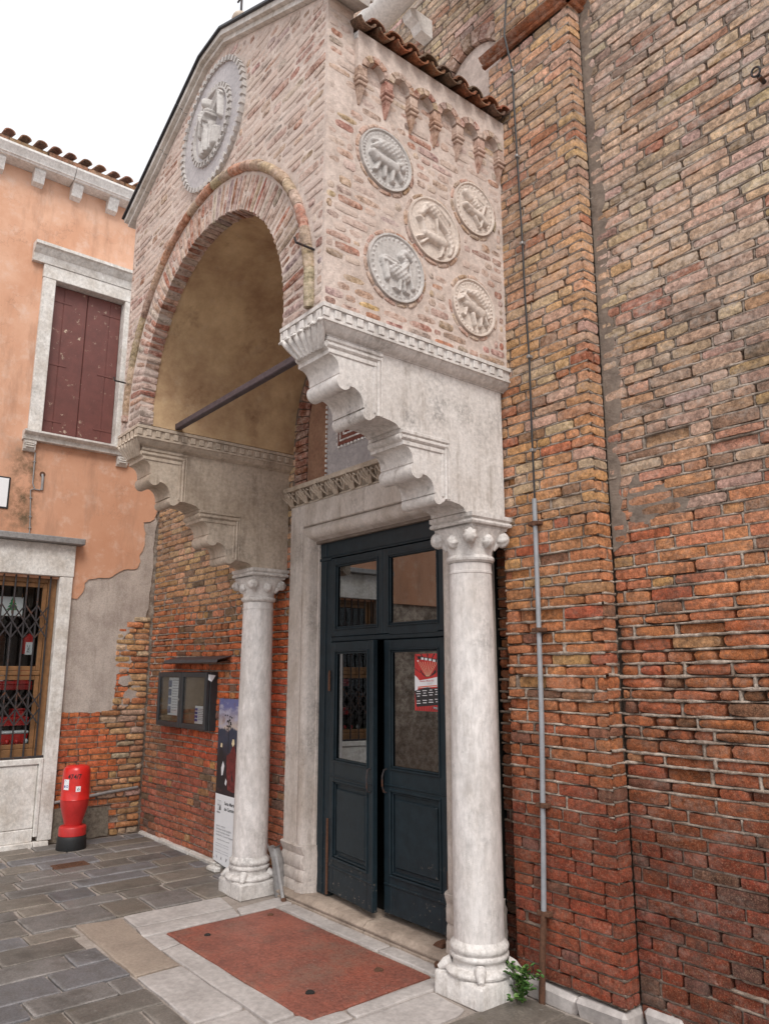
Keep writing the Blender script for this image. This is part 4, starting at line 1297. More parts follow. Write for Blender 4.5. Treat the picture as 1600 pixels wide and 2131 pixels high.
# roof behind the gable
c = MB(); c.prism([(-2.99, 5.345), (XA, 5.88), (-5.95, 5.345), (-5.95, 5.30), (XA, 5.86), (-2.99, 5.30)], 2.235, 3.60, lambda u, v, a: (u, a, v)); c.build('roof', M['tile'], porch, smooth=0)
yy, k = 2.262, 0
while yy < 3.50:
    up = k % 2 == 1
    for row in range(2):
        c = MB()
        q = rng.uniform(-.008, .008)
        tile_mesh(c, -2.925 - .34 * row + q, 5.372 + .134 * row + (.012 if up else .016), -3.32 - .34 * row + q, 5.525 + .134 * row, yy + rng.uniform(-.004, .004), .062 if up else .058, .05, up=up, col=tint((0.26, 0.085, 0.042) if rng.random() < .7 else (0.17, 0.10, 0.07), rng, .25, .05), th=.011)
        c.build('roof_tile', M['tile'], porch, smooth=60)
    yy += 0.069; k += 1

# hanging arches under the eaves
cy = [2.268 + 0.1955 * k for k in range(7)]
top = [(2.236, 5.352), (3.477, 5.352), (3.477, 5.11)]
ed = [(3.44 + .038, 5.11)]
low = []
for k in range(5, -1, -1):
    a, b = cy[k] + .036, cy[k + 1] - .036
    m_, r_ = (a + b) / 2, (b - a) / 2
    low += [(m_ + r_ * math.cos(q), 5.125 + r_ * 1.02 * math.sin(q)) for q in np.linspace(0, math.pi, 11)]
c = MB(); c.prism(top + low + [(2.236, 5.11)], RX - .01, RX + .042, UY); c.build('arcade_band', M['slurry'], porch, smooth=0)
for k in range(6):
    a, b = cy[k] + .036, cy[k + 1] - .036
    m_, r_ = (a + b) / 2, (b - a) / 2
    for j in range(5):
        q0, q1 = math.pi * j / 5 + .04, math.pi * (j + 1) / 5 - .04
        c = MB()
        c.prism([(m_ + rr * math.cos(q), 5.125 + rr * math.sin(q)) for rr, q in ((r_ + .001, q0), (r_ + .001, (q0 + q1) / 2), (r_ + .001, q1), (r_ + .042, q1), (r_ + .042, (q0 + q1) / 2), (r_ + .042, q0))], RX, RX + .050 + rng.uniform(-.003, .003), UY, col=tint(rng.choice(PALE + [(0.40, 0.16, 0.09)] * 2), rng, .15, .3))
        c.build('arch_brick', M['brick_pale'], porch, smooth=0)
for k in range(7):
    y0 = min(cy[k], 3.435)
    c = MB(); cc = tint(rng.choice([(0.42, 0.22, 0.14), (0.44, 0.29, 0.20), (0.40, 0.17, 0.105)]), rng, .12, .5)
    c.box(RX - .01, RX + .048, y0 - .031, y0 + .031, 5.052, 5.118, .005, col=cc)
    c.box(RX - .01, RX + .055, y0 - .036, y0 + .036, 5.024, 5.050, .006, col=cc)
    c.box(RX - .01, RX + .046, y0 - .030, y0 + .030, 5.000, 5.023, .004, col=cc)
    v = []
    for (h, d, z) in ((.024, .036, 4.999), (.022, .032, 4.975), (.013, .018, 4.925), (.007, .006, 4.892)):
        v += [(RX - .01, y0 - h, z), (RX + d, y0 - h * .8, z), (RX + d, y0 + h * .8, z), (RX - .01, y0 + h, z)]
    f = [(j * 4 + i, j * 4 + i + 1, j * 4 + i + 5, j * 4 + i + 4) for j in range(3) for i in range(3)] + [(12, 13, 14, 15)]
    c.add(v, f, 0, cc)
    c.build('corbel', M['terracotta'], porch, smooth=0)

# ------------------------------------------------------------------ carved roundels
def relief(caps, u, v):
    h = np.zeros_like(u)
    for (x0, y0, r0, x1, y1, r1, amp, tex) in caps:
        dx, dy = x1 - x0, y1 - y0
        L2 = dx * dx + dy * dy + 1e-9
        t = np.clip(((u - x0) * dx + (v - y0) * dy) / L2, 0, 1)
        d = np.hypot(u - x0 - t * dx, v - y0 - t * dy)
        r = r0 + (r1 - r0) * t
        k = np.clip(1 - (d / r) ** 2, 0, 1) ** 0.36 * amp
        if tex == 1:
            s_ = ((u - x0) * -dy + (v - y0) * dx) / math.sqrt(L2)
            k = k * (0.88 + 0.12 * np.sin(s_ * 42))
        elif tex == 2:
            k = k * (0.91 + 0.09 * np.sin(u * 38) * np.sin(v * 38))
        h = np.maximum(h, k)
    return h


BEAST = {
    0: [(-.52, .42, .06, -.15, .50, .14, .5, 1), (-.52, .22, .06, -.25, .42, .12, .45, 1), (-.2, .42, .18, .38, .36, .24, .75, 2), (.38, .34, .2, .62, -.05, .12, .6, 2), (.55, .05, .1, .40, -.02, .09, .6, 0), (-.38, -.10, .15, .28, -.18, .20, .9, 0), (-.55, -.02, .12, -.42, -.14, .13, .95, 0), (-.3, -.2, .09, -.42, -.52, .06, .6, 0), (-.08, -.3, .09, -.1, -.62, .06, .6, 0), (.22, -.3, .10, .16, -.66, .06, .7, 0), (.36, -.22, .10, .55, -.50, .07, .7, 0), (.16, -.66, .06, .26, -.68, .05, .5, 0), (-.42, -.52, .05, -.52, -.54, .04, .5, 0)],
    1: [(-.12, -.08, .24, .22, -.20, .22, .85, 2), (-.10, .02, .2, -.42, .08, .17, .8, 1), (-.45, .06, .15, -.36, -.40, .09, .7, 1), (.18, -.05, .15, .30, .22, .10, .8, 2), (.30, .22, .10, .12, .36, .09, .8, 2), (.12, .36, .1, .22, .52, .09, .7, 0), (.24, .48, .11, .38, .38, .08, .9, 0), (.38, .38, .06, .44, .30, .04, .8, 0), (.08, -.36, .06, .06, -.66, .045, .6, 0), (.2, -.36, .06, .24, -.62, .045, .6, 0), (.06, -.68, .035, -.14, -.62, .03, .5, 0), (.24, -.64, .035, .40, -.66, .03, .5, 0), (.40, .22, .05, .46, -.18, .05, .5, 0), (.46, -.18, .05, .56, -.42, .09, .5, 0)],
    2: [(-.50, .30, .10, -.30, .60, .12, .7, 2), (-.30, .60, .14, .12, .50, .22, .85, 2), (-.05, .66, .10, .45, .34, .14, .9, 1), (.10, .48, .2, .48, .12, .16, .8, 1), (.48, .12, .13, .66, -.35, .11, .7, 2), (.66, -.35, .1, .58, -.62, .06, .5, 0), (-.42, -.30, .13, .28, -.36, .18, .85, 0), (-.42, -.26, .12, -.52, .06, .08, .8, 0), (-.52, .06, .1, -.64, .12, .06, .85, 0), (-.46, -.38, .06, -.72, -.52, .045, .55, 0), (-.30, -.42, .06, -.52, -.62, .045, .55, 0), (.22, -.46, .07, .30, -.70, .05, .6, 0), (.34, -.40, .07, .16, -.86, .04, .6, 0), (.05, .30, .05, .10, -.16, .04, .55, 0)],
    3: [(-.50, .42, .12, -.30, .22, .13, .9, 0), (-.32, .26, .15, .10, .02, .20, .8, 2), (.02, .35, .10, .42, .20, .16, .7, 1), (.38, .22, .13, .30, -.10, .11, .7, 1), (-.52, -.06, .10, -.30, -.14, .12, .9, 0), (-.32, -.16, .13, .22, -.24, .16, .8, 0), (.22, -.24, .13, .48, -.44, .10, .8, 0), (-.05, -.34, .07, .12, -.60, .05, .6, 0), (.30, -.36, .07, .20, -.66, .06, .6, 0), (.05, .2, .08, -.02, .62, .05, .6, 0)],
    4: [(-.30, .44, .10, .10, .46, .16, .7, 2), (.10, .46, .17, .50, .14, .15, .8, 2), (.50, .14, .13, .60, -.22, .09, .7, 2), (-.55, .20, .12, -.38, .06, .13, .95, 0), (-.60, .34, .03, -.56, .52, .02, .7, 0), (-.48, .30, .03, -.42, .50, .02, .7, 0), (-.64, .12, .07, -.70, .06, .05, .9, 0), (-.38, .02, .16, .24, -.18, .20, .9, 0), (-.42, -.18, .06, -.50, -.44, .04, .6, 0), (-.50, -.44, .04, -.60, -.38, .03, .5, 0), (-.12, -.30, .08, -.05, -.66, .05, .7, 0), (.24, -.30, .09, .20, -.62, .06, .7, 0), (.36, -.22, .08, .52, -.50, .06, .7, 0)],
    'figure': [(0, .52, .13, 0, .60, .12, 1.0, 0), (0, .28, .17, 0, -.10, .21, .9, 1), (0, -.10, .21, .02, -.80, .24, .8, 1), (-.16, .30, .12, -.55, .62, .14, .6, 1), (.16, .30, .12, .55, .62, .14, .6, 1), (-.50, .58, .13, -.55, -.05, .08, .55, 1), (.50, .58, .13, .55, -.05, .08, .55, 1), (-.2, .22, .07, -.05, -.06, .06, 1.0, 0), (.2, .22, .07, .10, -.02, .06, 1.0, 0), (-.40, -.35, .09, -.30, -.72, .13, .6, 0), (.40, -.35, .09, .32, -.72, .13, .6, 0), (.0, -.02, .05, .22, .12, .05, 1.0, 0)],
}


def disc(P, Rr, caps, depth, rim, mat, parent, name, beads=40, dark=None):
    nr, nt = 60, 190
    rr = np.linspace(0.001, 1.0, nr)
    aa = np.linspace(0, 2 * np.pi, nt, endpoint=False)
    A, B = np.meshgrid(aa, rr)
    u, v = B * np.cos(A), B * np.sin(A)
    h = relief(caps, u * .97, v * .97) * depth * 1.3 * np.clip((0.93 - B) / 0.04, 0, 1)
    edge = np.clip((B - 0.93) / 0.02, 0, 1) * rim
    bead = np.where((B > .80) & (B < .91), np.maximum(0, np.sin(A * beads)) * np.sin((B - .80) / .11 * np.pi) * depth * .22, 0)
    h = np.maximum(h, np.maximum(edge, bead)) + 0.004
    h += np.random.RandomState(3).uniform(-.0006, .0006, h.shape)
    pts = [P(u[i, j] * Rr, v[i, j] * Rr, h[i, j]) for i in range(nr) for j in range(nt)]
    pts += [P(u[-1, j] * Rr * 1.002, v[-1, j] * Rr * 1.002, -.03) for j in range(nt)]
    f = [tuple(range(nt))]
    for i in range(nr):
        for j in range(nt):
            j2 = (j + 1) % nt
            f.append((i * nt + j, i * nt + j2, (i + 1) * nt + j2, (i + 1) * nt + j))
    return MB().add(pts, f).build(name, mat, parent, smooth=50)


for k, (kind, a, b, rr) in enumerate(ROUND):
    P = lambda u, v, n, a=a, b=b: (RX + .006 + n, a + u, b + v)
    rd = disc(P, rr, BEAST[k], .032, .009, M['relief_grey' if kind == 'grey' else 'relief_warm'], porch, 'carved_roundel', beads=(46, 34, 0, 30, 40)[k])
    n = rng.randint(13, 16)
    for j in range(n):
        if rng.random() < .08: continue
        q0, q1 = 2 * math.pi * j / n + .03, 2 * math.pi * (j + 1) / n - .03
        g = brick_geo(lambda u, v, d: P(u * math.cos(v), u * math.sin(v), d), rr + .004, rr + .030 + rng.uniform(-.004, .004), q0, q1, .002 + rng.uniform(-.003, .003), -.02, rng, .003, .002)
        MB().add(g[0], g[1], 0, tint(rng.choice([(0.50, 0.31, 0.21), (0.46, 0.22, 0.145), (0.50, 0.36, 0.26)]), rng, .15, .3)).build('ring_brick', M['brick_pale'], rd, smooth=42)

MX, MZ = -4.463, 5.53
P = lambda u, v, n: (MX + u, YF - n, MZ + v)
c = MB(); c.prism([(MX + .47 * math.cos(q), MZ + .47 * math.sin(q)) for q in np.linspace(0, 2 * math.pi, 64, endpoint=False)], YF + .03, YF - .012, UX)
med = c.build('gable_medallion', M['grey_marble'], porch, smooth=0)
disc(P, .268, BEAST['figure'], .075, .03, M['relief_grey'], med, 'carved_figure', beads=0)
for (r0, r1, n, h) in ((.448, .474, 48, .034), (.268, .294, 34, .034)):
    c = MB(); c.prism([[(MX + r1 * math.cos(q), MZ + r1 * math.sin(q)) for q in np.linspace(0, 2 * math.pi, 72, endpoint=False)], [(MX + r0 * math.cos(q), MZ + r0 * math.sin(q)) for q in np.linspace(0, 2 * math.pi, 72, endpoint=False)]], YF + .02, YF - h * .62, UX)
    c.build('ring', M['relief_grey'], med, smooth=0)
    for j in range(n):
        q0, q1 = 2 * math.pi * (j + .15) / n, 2 * math.pi * (j + .62) / n
        c = MB(); c.prism([(MX + r_ * math.cos(q), MZ + r_ * math.sin(q)) for r_, q in ((r0 - .004, q0), (r0 - .004, q1), (r1 + .006, q1), (r1 + .006, q0))], YF, YF - h, UX); c.build('dentil', M['relief_grey'], med, smooth=0)

# ------------------------------------------------------------------ brackets and cornice
def cav(a, b, n=7):
    return [(a[0] + (b[0] - a[0]) * math.sin(t), b[1] + (a[1] - b[1]) * math.cos(t)) for t in np.linspace(0, math.pi / 2, n)]


def roll(cy_, cz_, r, a0=125, a1=322, n=12):
    return [(cy_ + r * math.cos(math.radians(q)), cz_ + r * math.sin(math.radians(q))) for q in np.linspace(a0, a1, n)]


BP = [(3.45, 3.432), (2.104, 3.432), (2.104, 3.412)] + roll(2.116, 3.388, .022, 110, 250, 7) + [(2.118, 3.36), (2.118, 3.337)]
BP += cav((2.128, 3.335), (2.190, 3.262)) + [(2.190, 3.246)] + roll(2.222, 3.205, .047) + [(2.262, 3.186)]
BP += cav((2.27, 3.188), (2.352, 3.102)) + [(2.352, 3.088)] + roll(2.385, 3.060, .036) + [(2.425, 3.044), (2.438, 3.062)]
BP += cav((2.445, 3.062), (2.60, 3.028), 6) + [(2.613, 3.026), (2.613, 3.005)] + roll(2.625, 2.982, .022, 110, 250, 7) + [(2.627, 2.955), (2.627, 2.936)]
BP += cav((2.637, 2.934), (2.702, 2.862)) + [(2.702, 2.846)] + roll(2.735, 2.805, .047) + [(2.774, 2.786)]
BP += cav((2.782, 2.788), (2.862, 2.706)) + [(2.862, 2.692)] + roll(2.895, 2.667, .036) + [(2.935, 2.650), (2.948, 2.664)]
BP += cav((2.955, 2.664), (3.10, 2.628), 6) + [(3.10, 2.616), (3.45, 2.616)]
for (xi, xo, side) in ((-3.36, -3.072, 1), (-5.575, -5.86, -1)):
    zf = (lambda z: z) if side > 0 else (lambda z: 2.545 + (z - 2.616) * (3.565 - 2.545) / (3.578 - 2.616))
    x0, x1 = min(xi, xo), max(xi, xo)
    c = MB(); c.prism([(a, zf(b)) for a, b in BP], x0, x1, UY)
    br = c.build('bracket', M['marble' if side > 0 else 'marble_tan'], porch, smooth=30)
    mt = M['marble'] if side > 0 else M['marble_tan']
    for (yf, ye, zt, zb) in ((2.106, 2.485, 3.43, 3.06), (2.615, 2.985, 3.024, 2.668)):
        for fx, sg in ((x1, 1), (x0, -1)):
            c = MB()
            e = lambda d: sg * d
            lo, hi = sorted((fx - e(.004), fx + e(.010)))
            c.box(lo, hi, yf, ye, zf(zt - .022), zf(zt), .003)
            c.tube([(fx, yf, zf(zt - .044)), (fx, ye - .02, zf(zt - .044))], .0145, 8)
            lo, hi = sorted((fx - e(.004), fx + e(.007)))
            c.box(lo, hi, yf + .012, ye - .045, zf(zt - .090), zf(zt - .066), .003)
            c.box(lo, hi, ye - .014, ye, zf(zb), zf(zt - .0225), .003)
            c.tube([(fx, ye - .030, zf(zb)), (fx, ye - .030, zf(zt - .035))], .0115, 8)
            c.box(lo, hi, ye - .064, ye - .048, zf(zb + .01), zf(zt - .0905), .003)
            c.build('panel_moulding', mt, br)
    # cornice: dentil course over a cavetto
    cx0, cx1 = x0 - .072, x1 + .072
    c = MB()
    rect_loft(c, cx0, cx1, 2.034, 3.478 if side > 0 else 3.448, [(a, zf(b)) for a, b in [(0, 3.578), (0, 3.556), (.014, 3.5555), (.014, 3.498), (.004, 3.4975), (.004, 3.484), (.014, 3.482), (.022, 3.468), (.035, 3.453), (.052, 3.442), (.066, 3.438), (.066, 3.4325)]])
    co = c.build('cornice', mt, porch, smooth=25)
    yy = 2.034
    for fx, sg in ((cx1, 1), (cx0, -1)):
        yy = 2.036
        while yy < 3.43:
            lo, hi = sorted((fx - sg * .015, fx - sg * .001))
            c = MB(); c.box(lo, hi, yy, yy + .040, zf(3.503), zf(3.551), .003); c.build('dentil', mt, co)
            yy += .0735
    xx = cx0 + .03
    while xx < cx1 - .06:
        c = MB(); c.box(xx, xx + .042, 2.035, 2.049, zf(3.503), zf(3.551), .003); c.build('dentil', mt, co); xx += .082
    c = MB()
    nl = 7
    for k in range(nl):
        t = (k - (nl - 1) / 2) / ((nl - 1) / 2)
        xb, xt = (x0 + x1) / 2 + t * .10, (cx0 + cx1) / 2 + t * .185
        for q in (-.012, 0, .012):
            pts = [(xb + q * .6 + (xt - xb) * s_, 2.098 - .062 * s_ ** 2.2 - .012 * math.sin(s_ * 3.1) - (.008 if q == 0 else 0), zf(3.372 + .118 * s_)) for s_ in np.linspace(0, 1, 7)]
            pts.append((xt + q, 2.020, zf(3.476)))
            c.tube(pts, [.010, .013, .015, .016, .016, .014, .011, .006], 7)
    c.build('acanthus', mt, co, smooth=60)
c = MB(); c.box(-5.53, -3.40, 2.337, 2.385, 3.578, 3.628, .006); c.build('tie_rod', M['rod'], porch)

# ------------------------------------------------------------------ columns
def column(cx_, cy_, zt, mat, style):
    z = lambda k: k * zt / 2.616
    sh = MB()
    sh.lathe(cx_, cy_, [(.140, z(.235)), (.139, z(.30)), (.138, z(.8)), (.133, z(1.5)), (.127, z(2.22)), (.127, z(2.268)), (.130, z(2.270)), (.130, z(2.282)), (.126, z(2.284)), (.126, z(2.33))], 40)
    o = sh.build('column', M['marble_shaft'], porch, smooth=40)
    b = MB()
    b.lathe(cx_, cy_, [(.13, .29), (.150, .255), (.159, .248), (.162, .235), (.159, .222), (.151, .216), (.149, .210), (.160, .204), (.163, .194), (.158, .183), (.150, .178), (.146, .165), (.150, .148), (.170, .142), (.184, .134), (.189, .122), (.184, .110), (.172, .105), (.172, .08)], 40, rad=lambda a, zz: 1 + .006 * math.sin(5 * a + zz * 40))
    b.box(cx_ - .180, cx_ + .180, cy_ - .176, cy_ + .176, -.02, .106, .012, jit=.004)
    for sx in (-1, 1):
        for sy in (-1, 1):
            b.tube([(cx_ + sx * .105, cy_ + sy * .105, .15), (cx_ + sx * .132, cy_ + sy * .130, .135), (cx_ + sx * .160, cy_ + sy * .156, .112)], [.035, .030, .014], 8)
    b.build('base', mat, o, smooth=45)
    k = MB()
    n = 48
    v, f = [], []
    lv = [(2.332, .128, 0), (2.345, .143, 0), (2.358, .146, 0), (2.370, .141, 0), (2.376, .131, 0), (2.40, .131, .05), (2.45, .140, .35), (2.50, .152, .75), (2.532, .165, 1)]
    for zz, r_, q in lv:
        for j in range(n):
            a = 2 * math.pi * j / n
            sq = 1 / max(abs(math.cos(a)), abs(math.sin(a)))
            rr = r_ * (1 + (min(sq, 1.30) - 1) * q)
            v.append((cx_ + rr * math.cos(a), cy_ + rr * math.sin(a), z(zz)))
    for i in range(len(lv) - 1):
        for j in range(n):
            j2 = (j + 1) % n
            f.append((i * n + j, i * n + j2, (i + 1) * n + j2, (i + 1) * n + j))
    k.add(v, f)
    v, f = [], []
    ab = [(.026, 2.530), (.022, 2.545), (.004, 2.552), (.000, 2.562), (.004, 2.574), (.012, 2.578), (.004, 2.586), (.0, 2.590), (.0, 2.614)]
    for i, zz in ab:
        h = .184 - i
        v += [(cx_ - h, cy_ - h + .02, z(zz)), (cx_ + h, cy_ - h + .02, z(zz)), (cx_ + h, cy_ + h, z(zz)), (cx_ - h, cy_ + h, z(zz))]
    for i in range(len(ab) - 1):
        for j in range(4):
            j2 = (j + 1) % 4
            f.append((i * 4 + j, i * 4 + j2, i * 4 + 4 + j2, i * 4 + 4 + j))
    f += [(3, 2, 1, 0), tuple((len(ab) - 1) * 4 + j for j in range(4))]
    k.add(v, f)
    k.build('capital', mat, o, smooth=35)
    for j in range(8):
        a = math.pi / 4 * j
        corner = j % 2 == 1
        d = .195 if corner else .148
        zc = z(2.478 if corner else 2.455)
        rr = .042 if corner else .036
        kb = MB()
        ax = Vector((math.cos(a), math.sin(a), 0))
        ce = Vector((cx_, cy_, zc)) + ax * d
        up_ = Vector((0, 0, 1)); tn = ax.cross(up_)
        nl, na = 9, 28
        v, f = [], []
        for i in range(nl):
            t = math.pi * i / (nl - 1)
            for m_ in range(na):
                q = 2 * math.pi * m_ / na
                if style == 'shell':
                    rib = 1 + .14 * math.sin(7 * q + 2.2 * t) * math.sin(t)
                    v.append(ce + ax * (math.cos(t) * rr * 1.05) + (tn * math.cos(q) + up_ * math.sin(q) * 1.12) * (math.sin(t) * rr * rib))
                else:
                    rib = 1 + .12 * math.sin(q * 1 + t * 9)
                    v.append(ce + ax * (math.cos(t) * rr * .9 * (1 + .1 * math.sin(t * 12 + q))) + (tn * math.cos(q) + up_ * math.sin(q)) * (math.sin(t) * rr * rib))
        for i in range(nl - 1):
            for m_ in range(na):
                m2 = (m_ + 1) % na
                f.append((i * na + m_, i * na + m2, (i + 1) * na + m2, (i + 1) * na + m_))
        kb.add(v, f)
        if corner:
            kb.tube([Vector((cx_, cy_, z(2.42))) + ax * .135, Vector((cx_, cy_, z(2.46))) + ax * .165, ce], [.018, .024, .026], 8)
        else:
            kb.tube([Vector((cx_, cy_, z(2.42))) + ax * .125, ce], [.018, .026], 8)
        kb.build('capital_knob', mat, o, smooth=60)


column(-3.205, 3.275, 2.616, M['marble'], 'shell')
column(-5.69, 3.245, 2.545, M['marble'], 'spiral')

# ================================================================== STONE DOORWAY
portal = thing('doorway', (-4.365, 3.45, 0), 'carved stone doorway with leaf frieze and arched brick tympanum under porch', 'doorway')
XL, XR = -5.095, -3.635
XD = (XL + XR) / 2
JP = [(.36, 3.56), (.36, 3.405), (.352, 3.400), (.178, 3.398), (.170, 3.404), (.166, 3.422)]
JP += [(.105 + .060 * math.cos(math.radians(q)), 3.438 - .060 * math.sin(math.radians(q))) for q in np.linspace(10, 170, 12)]
JP += [(.034, 3.448), (.030, 3.466), (.014, 3.468), (.010, 3.486), (.0, 3.488), (.0, 3.56)]


def surround(stations, name, mat):
    v, f = [], []
    n = len(JP)
    for st in stations: v += [st(d, y) for d, y in JP]
    for s_ in range(len(stations) - 1):
        for j in range(n):
            j2 = (j + 1) % n
            f.append((s_ * n + j, s_ * n + j2, (s_ + 1) * n + j2, (s_ + 1) * n + j))
    f += [tuple(range(n)), tuple((len(stations) - 1) * n + j for j in reversed(range(n)))]
    return MB().add(v, f).build(name, mat, portal, smooth=30)


surround([lambda d, y: (XL - d, y, .405), lambda d, y: (XL - d, y, 1.6), lambda d, y: (XL - d, y, 2.71 + d - .001)], 'jamb', M['jamb'])
surround([lambda d, y: (XR + d, y, .405), lambda d, y: (XR + d, y, 1.6), lambda d, y: (XR + d, y, 2.71 + d - .001)], 'jamb', M['jamb'])
surround([lambda d, y: (XL - d, y, 2.71 + d), lambda d, y: (XR + d, y, 2.71 + d)], 'lintel', M['jamb'])
rng = random.Random(12)
for s_, X0 in ((-1, XL), (1, XR)):
    c = MB()
    pr = [(.375, 3.56), (.375, 3.395), (.16, 3.385), (.13, 3.375), (.05, 3.385), (.025, 3.43), (.0, 3.47), (-.005, 3.56)]
    v, f = [], []
    lv = [(.06, 0, 0), (.13, .002, 0), (.14, .012, 0), (.15, .004, 0), (.21, .008, 0), (.225, .018, 0), (.24, .008, 0), (.31, .004, 0), (.33, .016, 0), (.345, .010, 0), (.375, -.006, 0), (.395, -.010, 0), (.404, .0, 0)]
    for zz, dy, _ in lv:
        v += [(X0 + s_ * (d - dy * .4), y + dy + rng.uniform(-.004, .004), zz) for d, y in pr]
    n = len(pr)
    for i in range(len(lv) - 1):
        for j in range(n):
            j2 = (j + 1) % n
            f.append((i * n + j, i * n + j2, (i + 1) * n + j2, (i + 1) * n + j))
    f += [tuple(range(n)), tuple((len(lv) - 1) * n + j for j in range(n))]
    c.add(v, f).build('jamb_base', M['jamb'], portal, smooth=50)
# threshold: two slabs meeting at a crack
for xa, xb in ((-5.43, -4.335), (-4.328, -3.30)):
    c = MB(); c.prism([(3.60, -.02), (3.342, -.02), (3.340, .012), (3.350, .020), (3.338, .030), (3.336, .040), (3.344, .050), (3.352, .054), (3.364, .064), (3.376, .070), (3.60, .076)], xa, xb, lambda u, v, a: (a, u, v))
    c.build('threshold', M['threshold'], portal, smooth=30)
# frieze
c = MB()
c.prism([(3.55, 3.072), (3.402, 3.072), (3.404, 3.084), (3.425, 3.10), (3.432, 3.135), (3.42, 3.17), (3.375, 3.190), (3.335, 3.196), (3.332, 3.232), (3.55, 3.240)], -5.475, -3.26, lambda u, v, a: (a, u, v))
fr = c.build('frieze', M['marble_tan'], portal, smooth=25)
k = 0
xx = -5.43
while xx < -3.28:
    c = MB()
    if k % 2 == 0:
        for j in range(-2, 3):
            pts = [(xx + j * .009 + j * .016 * s_ ** 1.5, 3.398 - .046 * s_ - (.022 if s_ > .7 else 0), 3.080 + .118 * s_ - abs(j) * .018 * s_) for s_ in (0, .25, .5, .75, .92, 1)]
            c.tube(pts, [.008, .011, .012, .011, .009, .005], 6)
        c.tube([(xx - .045, 3.372, 3.11), (xx - .05, 3.352, 3.16), (xx - .03, 3.340, 3.188)], [.006, .008, .005], 6)
        c.tube([(xx + .045, 3.372, 3.11), (xx + .05, 3.352, 3.16), (xx + .03, 3.340, 3.188)], [.006, .008, .005], 6)
    else:
        for j in (-1, 1):
            c.tube([(xx, 3.388, 3.09), (xx + j * .03, 3.372, 3.12), (xx + j * .048, 3.356, 3.155), (xx + j * .03, 3.346, 3.178), (xx + j * .012, 3.352, 3.165)], [.006, .009, .010, .009, .006], 6)
        c.tube([(xx, 3.386, 3.10), (xx, 3.358, 3.17)], [.005, .009], 6)
    c.build('leaf_carving', M['marble_tan'], fr, smooth=60)
    xx += .108; k += 1
# tympanum
c = MB(); c.prism([(-5.52, 2.72)] + [(-5.52, ZA)] + arc(1.055)[::-1] + [(-3.41, ZA), (-3.41, 2.72)], 3.62, 3.448, UX)
c.build('tympanum_wall', M['mortar_dark'], portal, smooth=0)
RI = .80
c = MB(); c.prism([(XA - RI, 3.24)] + [(XA + RI * math.cos(q), ZA + RI * math.sin(q)) for q in np.linspace(math.pi, 0, 30)] + [(XA + RI, 3.24)], 3.5, 3.438, UX)
c.build('tympanum_plaster', stone_mat('red_stained_plaster', (0.33, 0.19, 0.125), (0.20, 0.085, 0.055), 0.9, 4.0, 0.9, 0.95, fine=35, speck=.6), portal, smooth=0)
nt = 44
for k in range(nt):
    q0, q1 = math.pi * k / nt + .004, math.pi * (k + 1) / nt - .004
    g = brick_geo(lambda u, v, n: (XA + u * math.cos(v), 3.44 - n, ZA + u * math.sin(v)), RI + .01, RI + .20, q0, q1, .015 + rng.uniform(-.006, .004), -.04, rng, .004, .004)
    MB().add(g[0], g[1], 0, tint(rng.choice([(0.27, 0.085, 0.05), (0.30, 0.13, 0.075), (0.20, 0.08, 0.055)]), rng, .2, .2)).build('arch_brick', M['brick_pale'], portal, smooth=42)
for s_ in (-1, 1):
    for k in range(7):
        z0 = 3.245 + k * .063
        g = brick_geo(lambda u, v, n: (XA + s_ * u, 3.44 - n, v), RI + .01, RI + .20, z0, z0 + .056, .014, -.04, rng, .004, .004)
        MB().add(g[0], g[1], 0, tint((0.28, 0.10, 0.06), rng, .25, .2)).build('arch_brick', M['brick_pale'], portal, smooth=42)
c = MB(); c.box(-4.94, -3.92, 3.410, 3.45, 3.238, 4.22, .004)
mp = c.build('marble_panel', M['grey_marble'], portal)
zz = 3.25
while zz < 4.2:
    for xe in (-4.957, -3.918):
        c = MB(); c.box(xe, xe + .016, 3.40, 3.445, zz, zz + .024, .002); c.build('dentil', M['terracotta'], mp)
    zz += .042
c = MB(); c.box(-4.77, -4.09, 3.395, 3.412, 3.47, 4.10, .003); c.build('red_panel', stone_mat('red_panel_stone', (0.20, 0.065, 0.045), (0.12, 0.04, 0.03), .8, 6, .3, .6), mp)
for d in (.03, .075, .12):
    c = MB()
    for (x0, x1, z0, z1) in ((-4.77 + d, -4.09 - d, 3.47 + d, 3.482 + d), (-4.77 + d, -4.09 - d, 4.088 - d, 4.10 - d), (-4.77 + d, -4.758 + d, 3.483 + d, 4.087 - d), (-4.102 - d, -4.09 - d, 3.483 + d, 4.087 - d)):
        c.box(x0, x1, 3.386, 3.398, z0, z1, .003)
    c.build('panel_fillet', M['terracotta'], mp)
for k in range(16):
    xx = -4.775 + k * .0445
    for z0 in (3.45, 4.10):
        c = MB(); c.box(xx, xx + .026, 3.392, 3.415, z0, z0 + .018, .002); c.build('dentil', M['terracotta'], mp)
for k in range(14):
    z0 = 3.475 + k * .0455
    for x0 in (-4.79, -4.088):
        c = MB(); c.box(x0, x0 + .018, 3.392, 3.415, z0, z0 + .026, .002); c.build('dentil', M['terracotta'], mp)

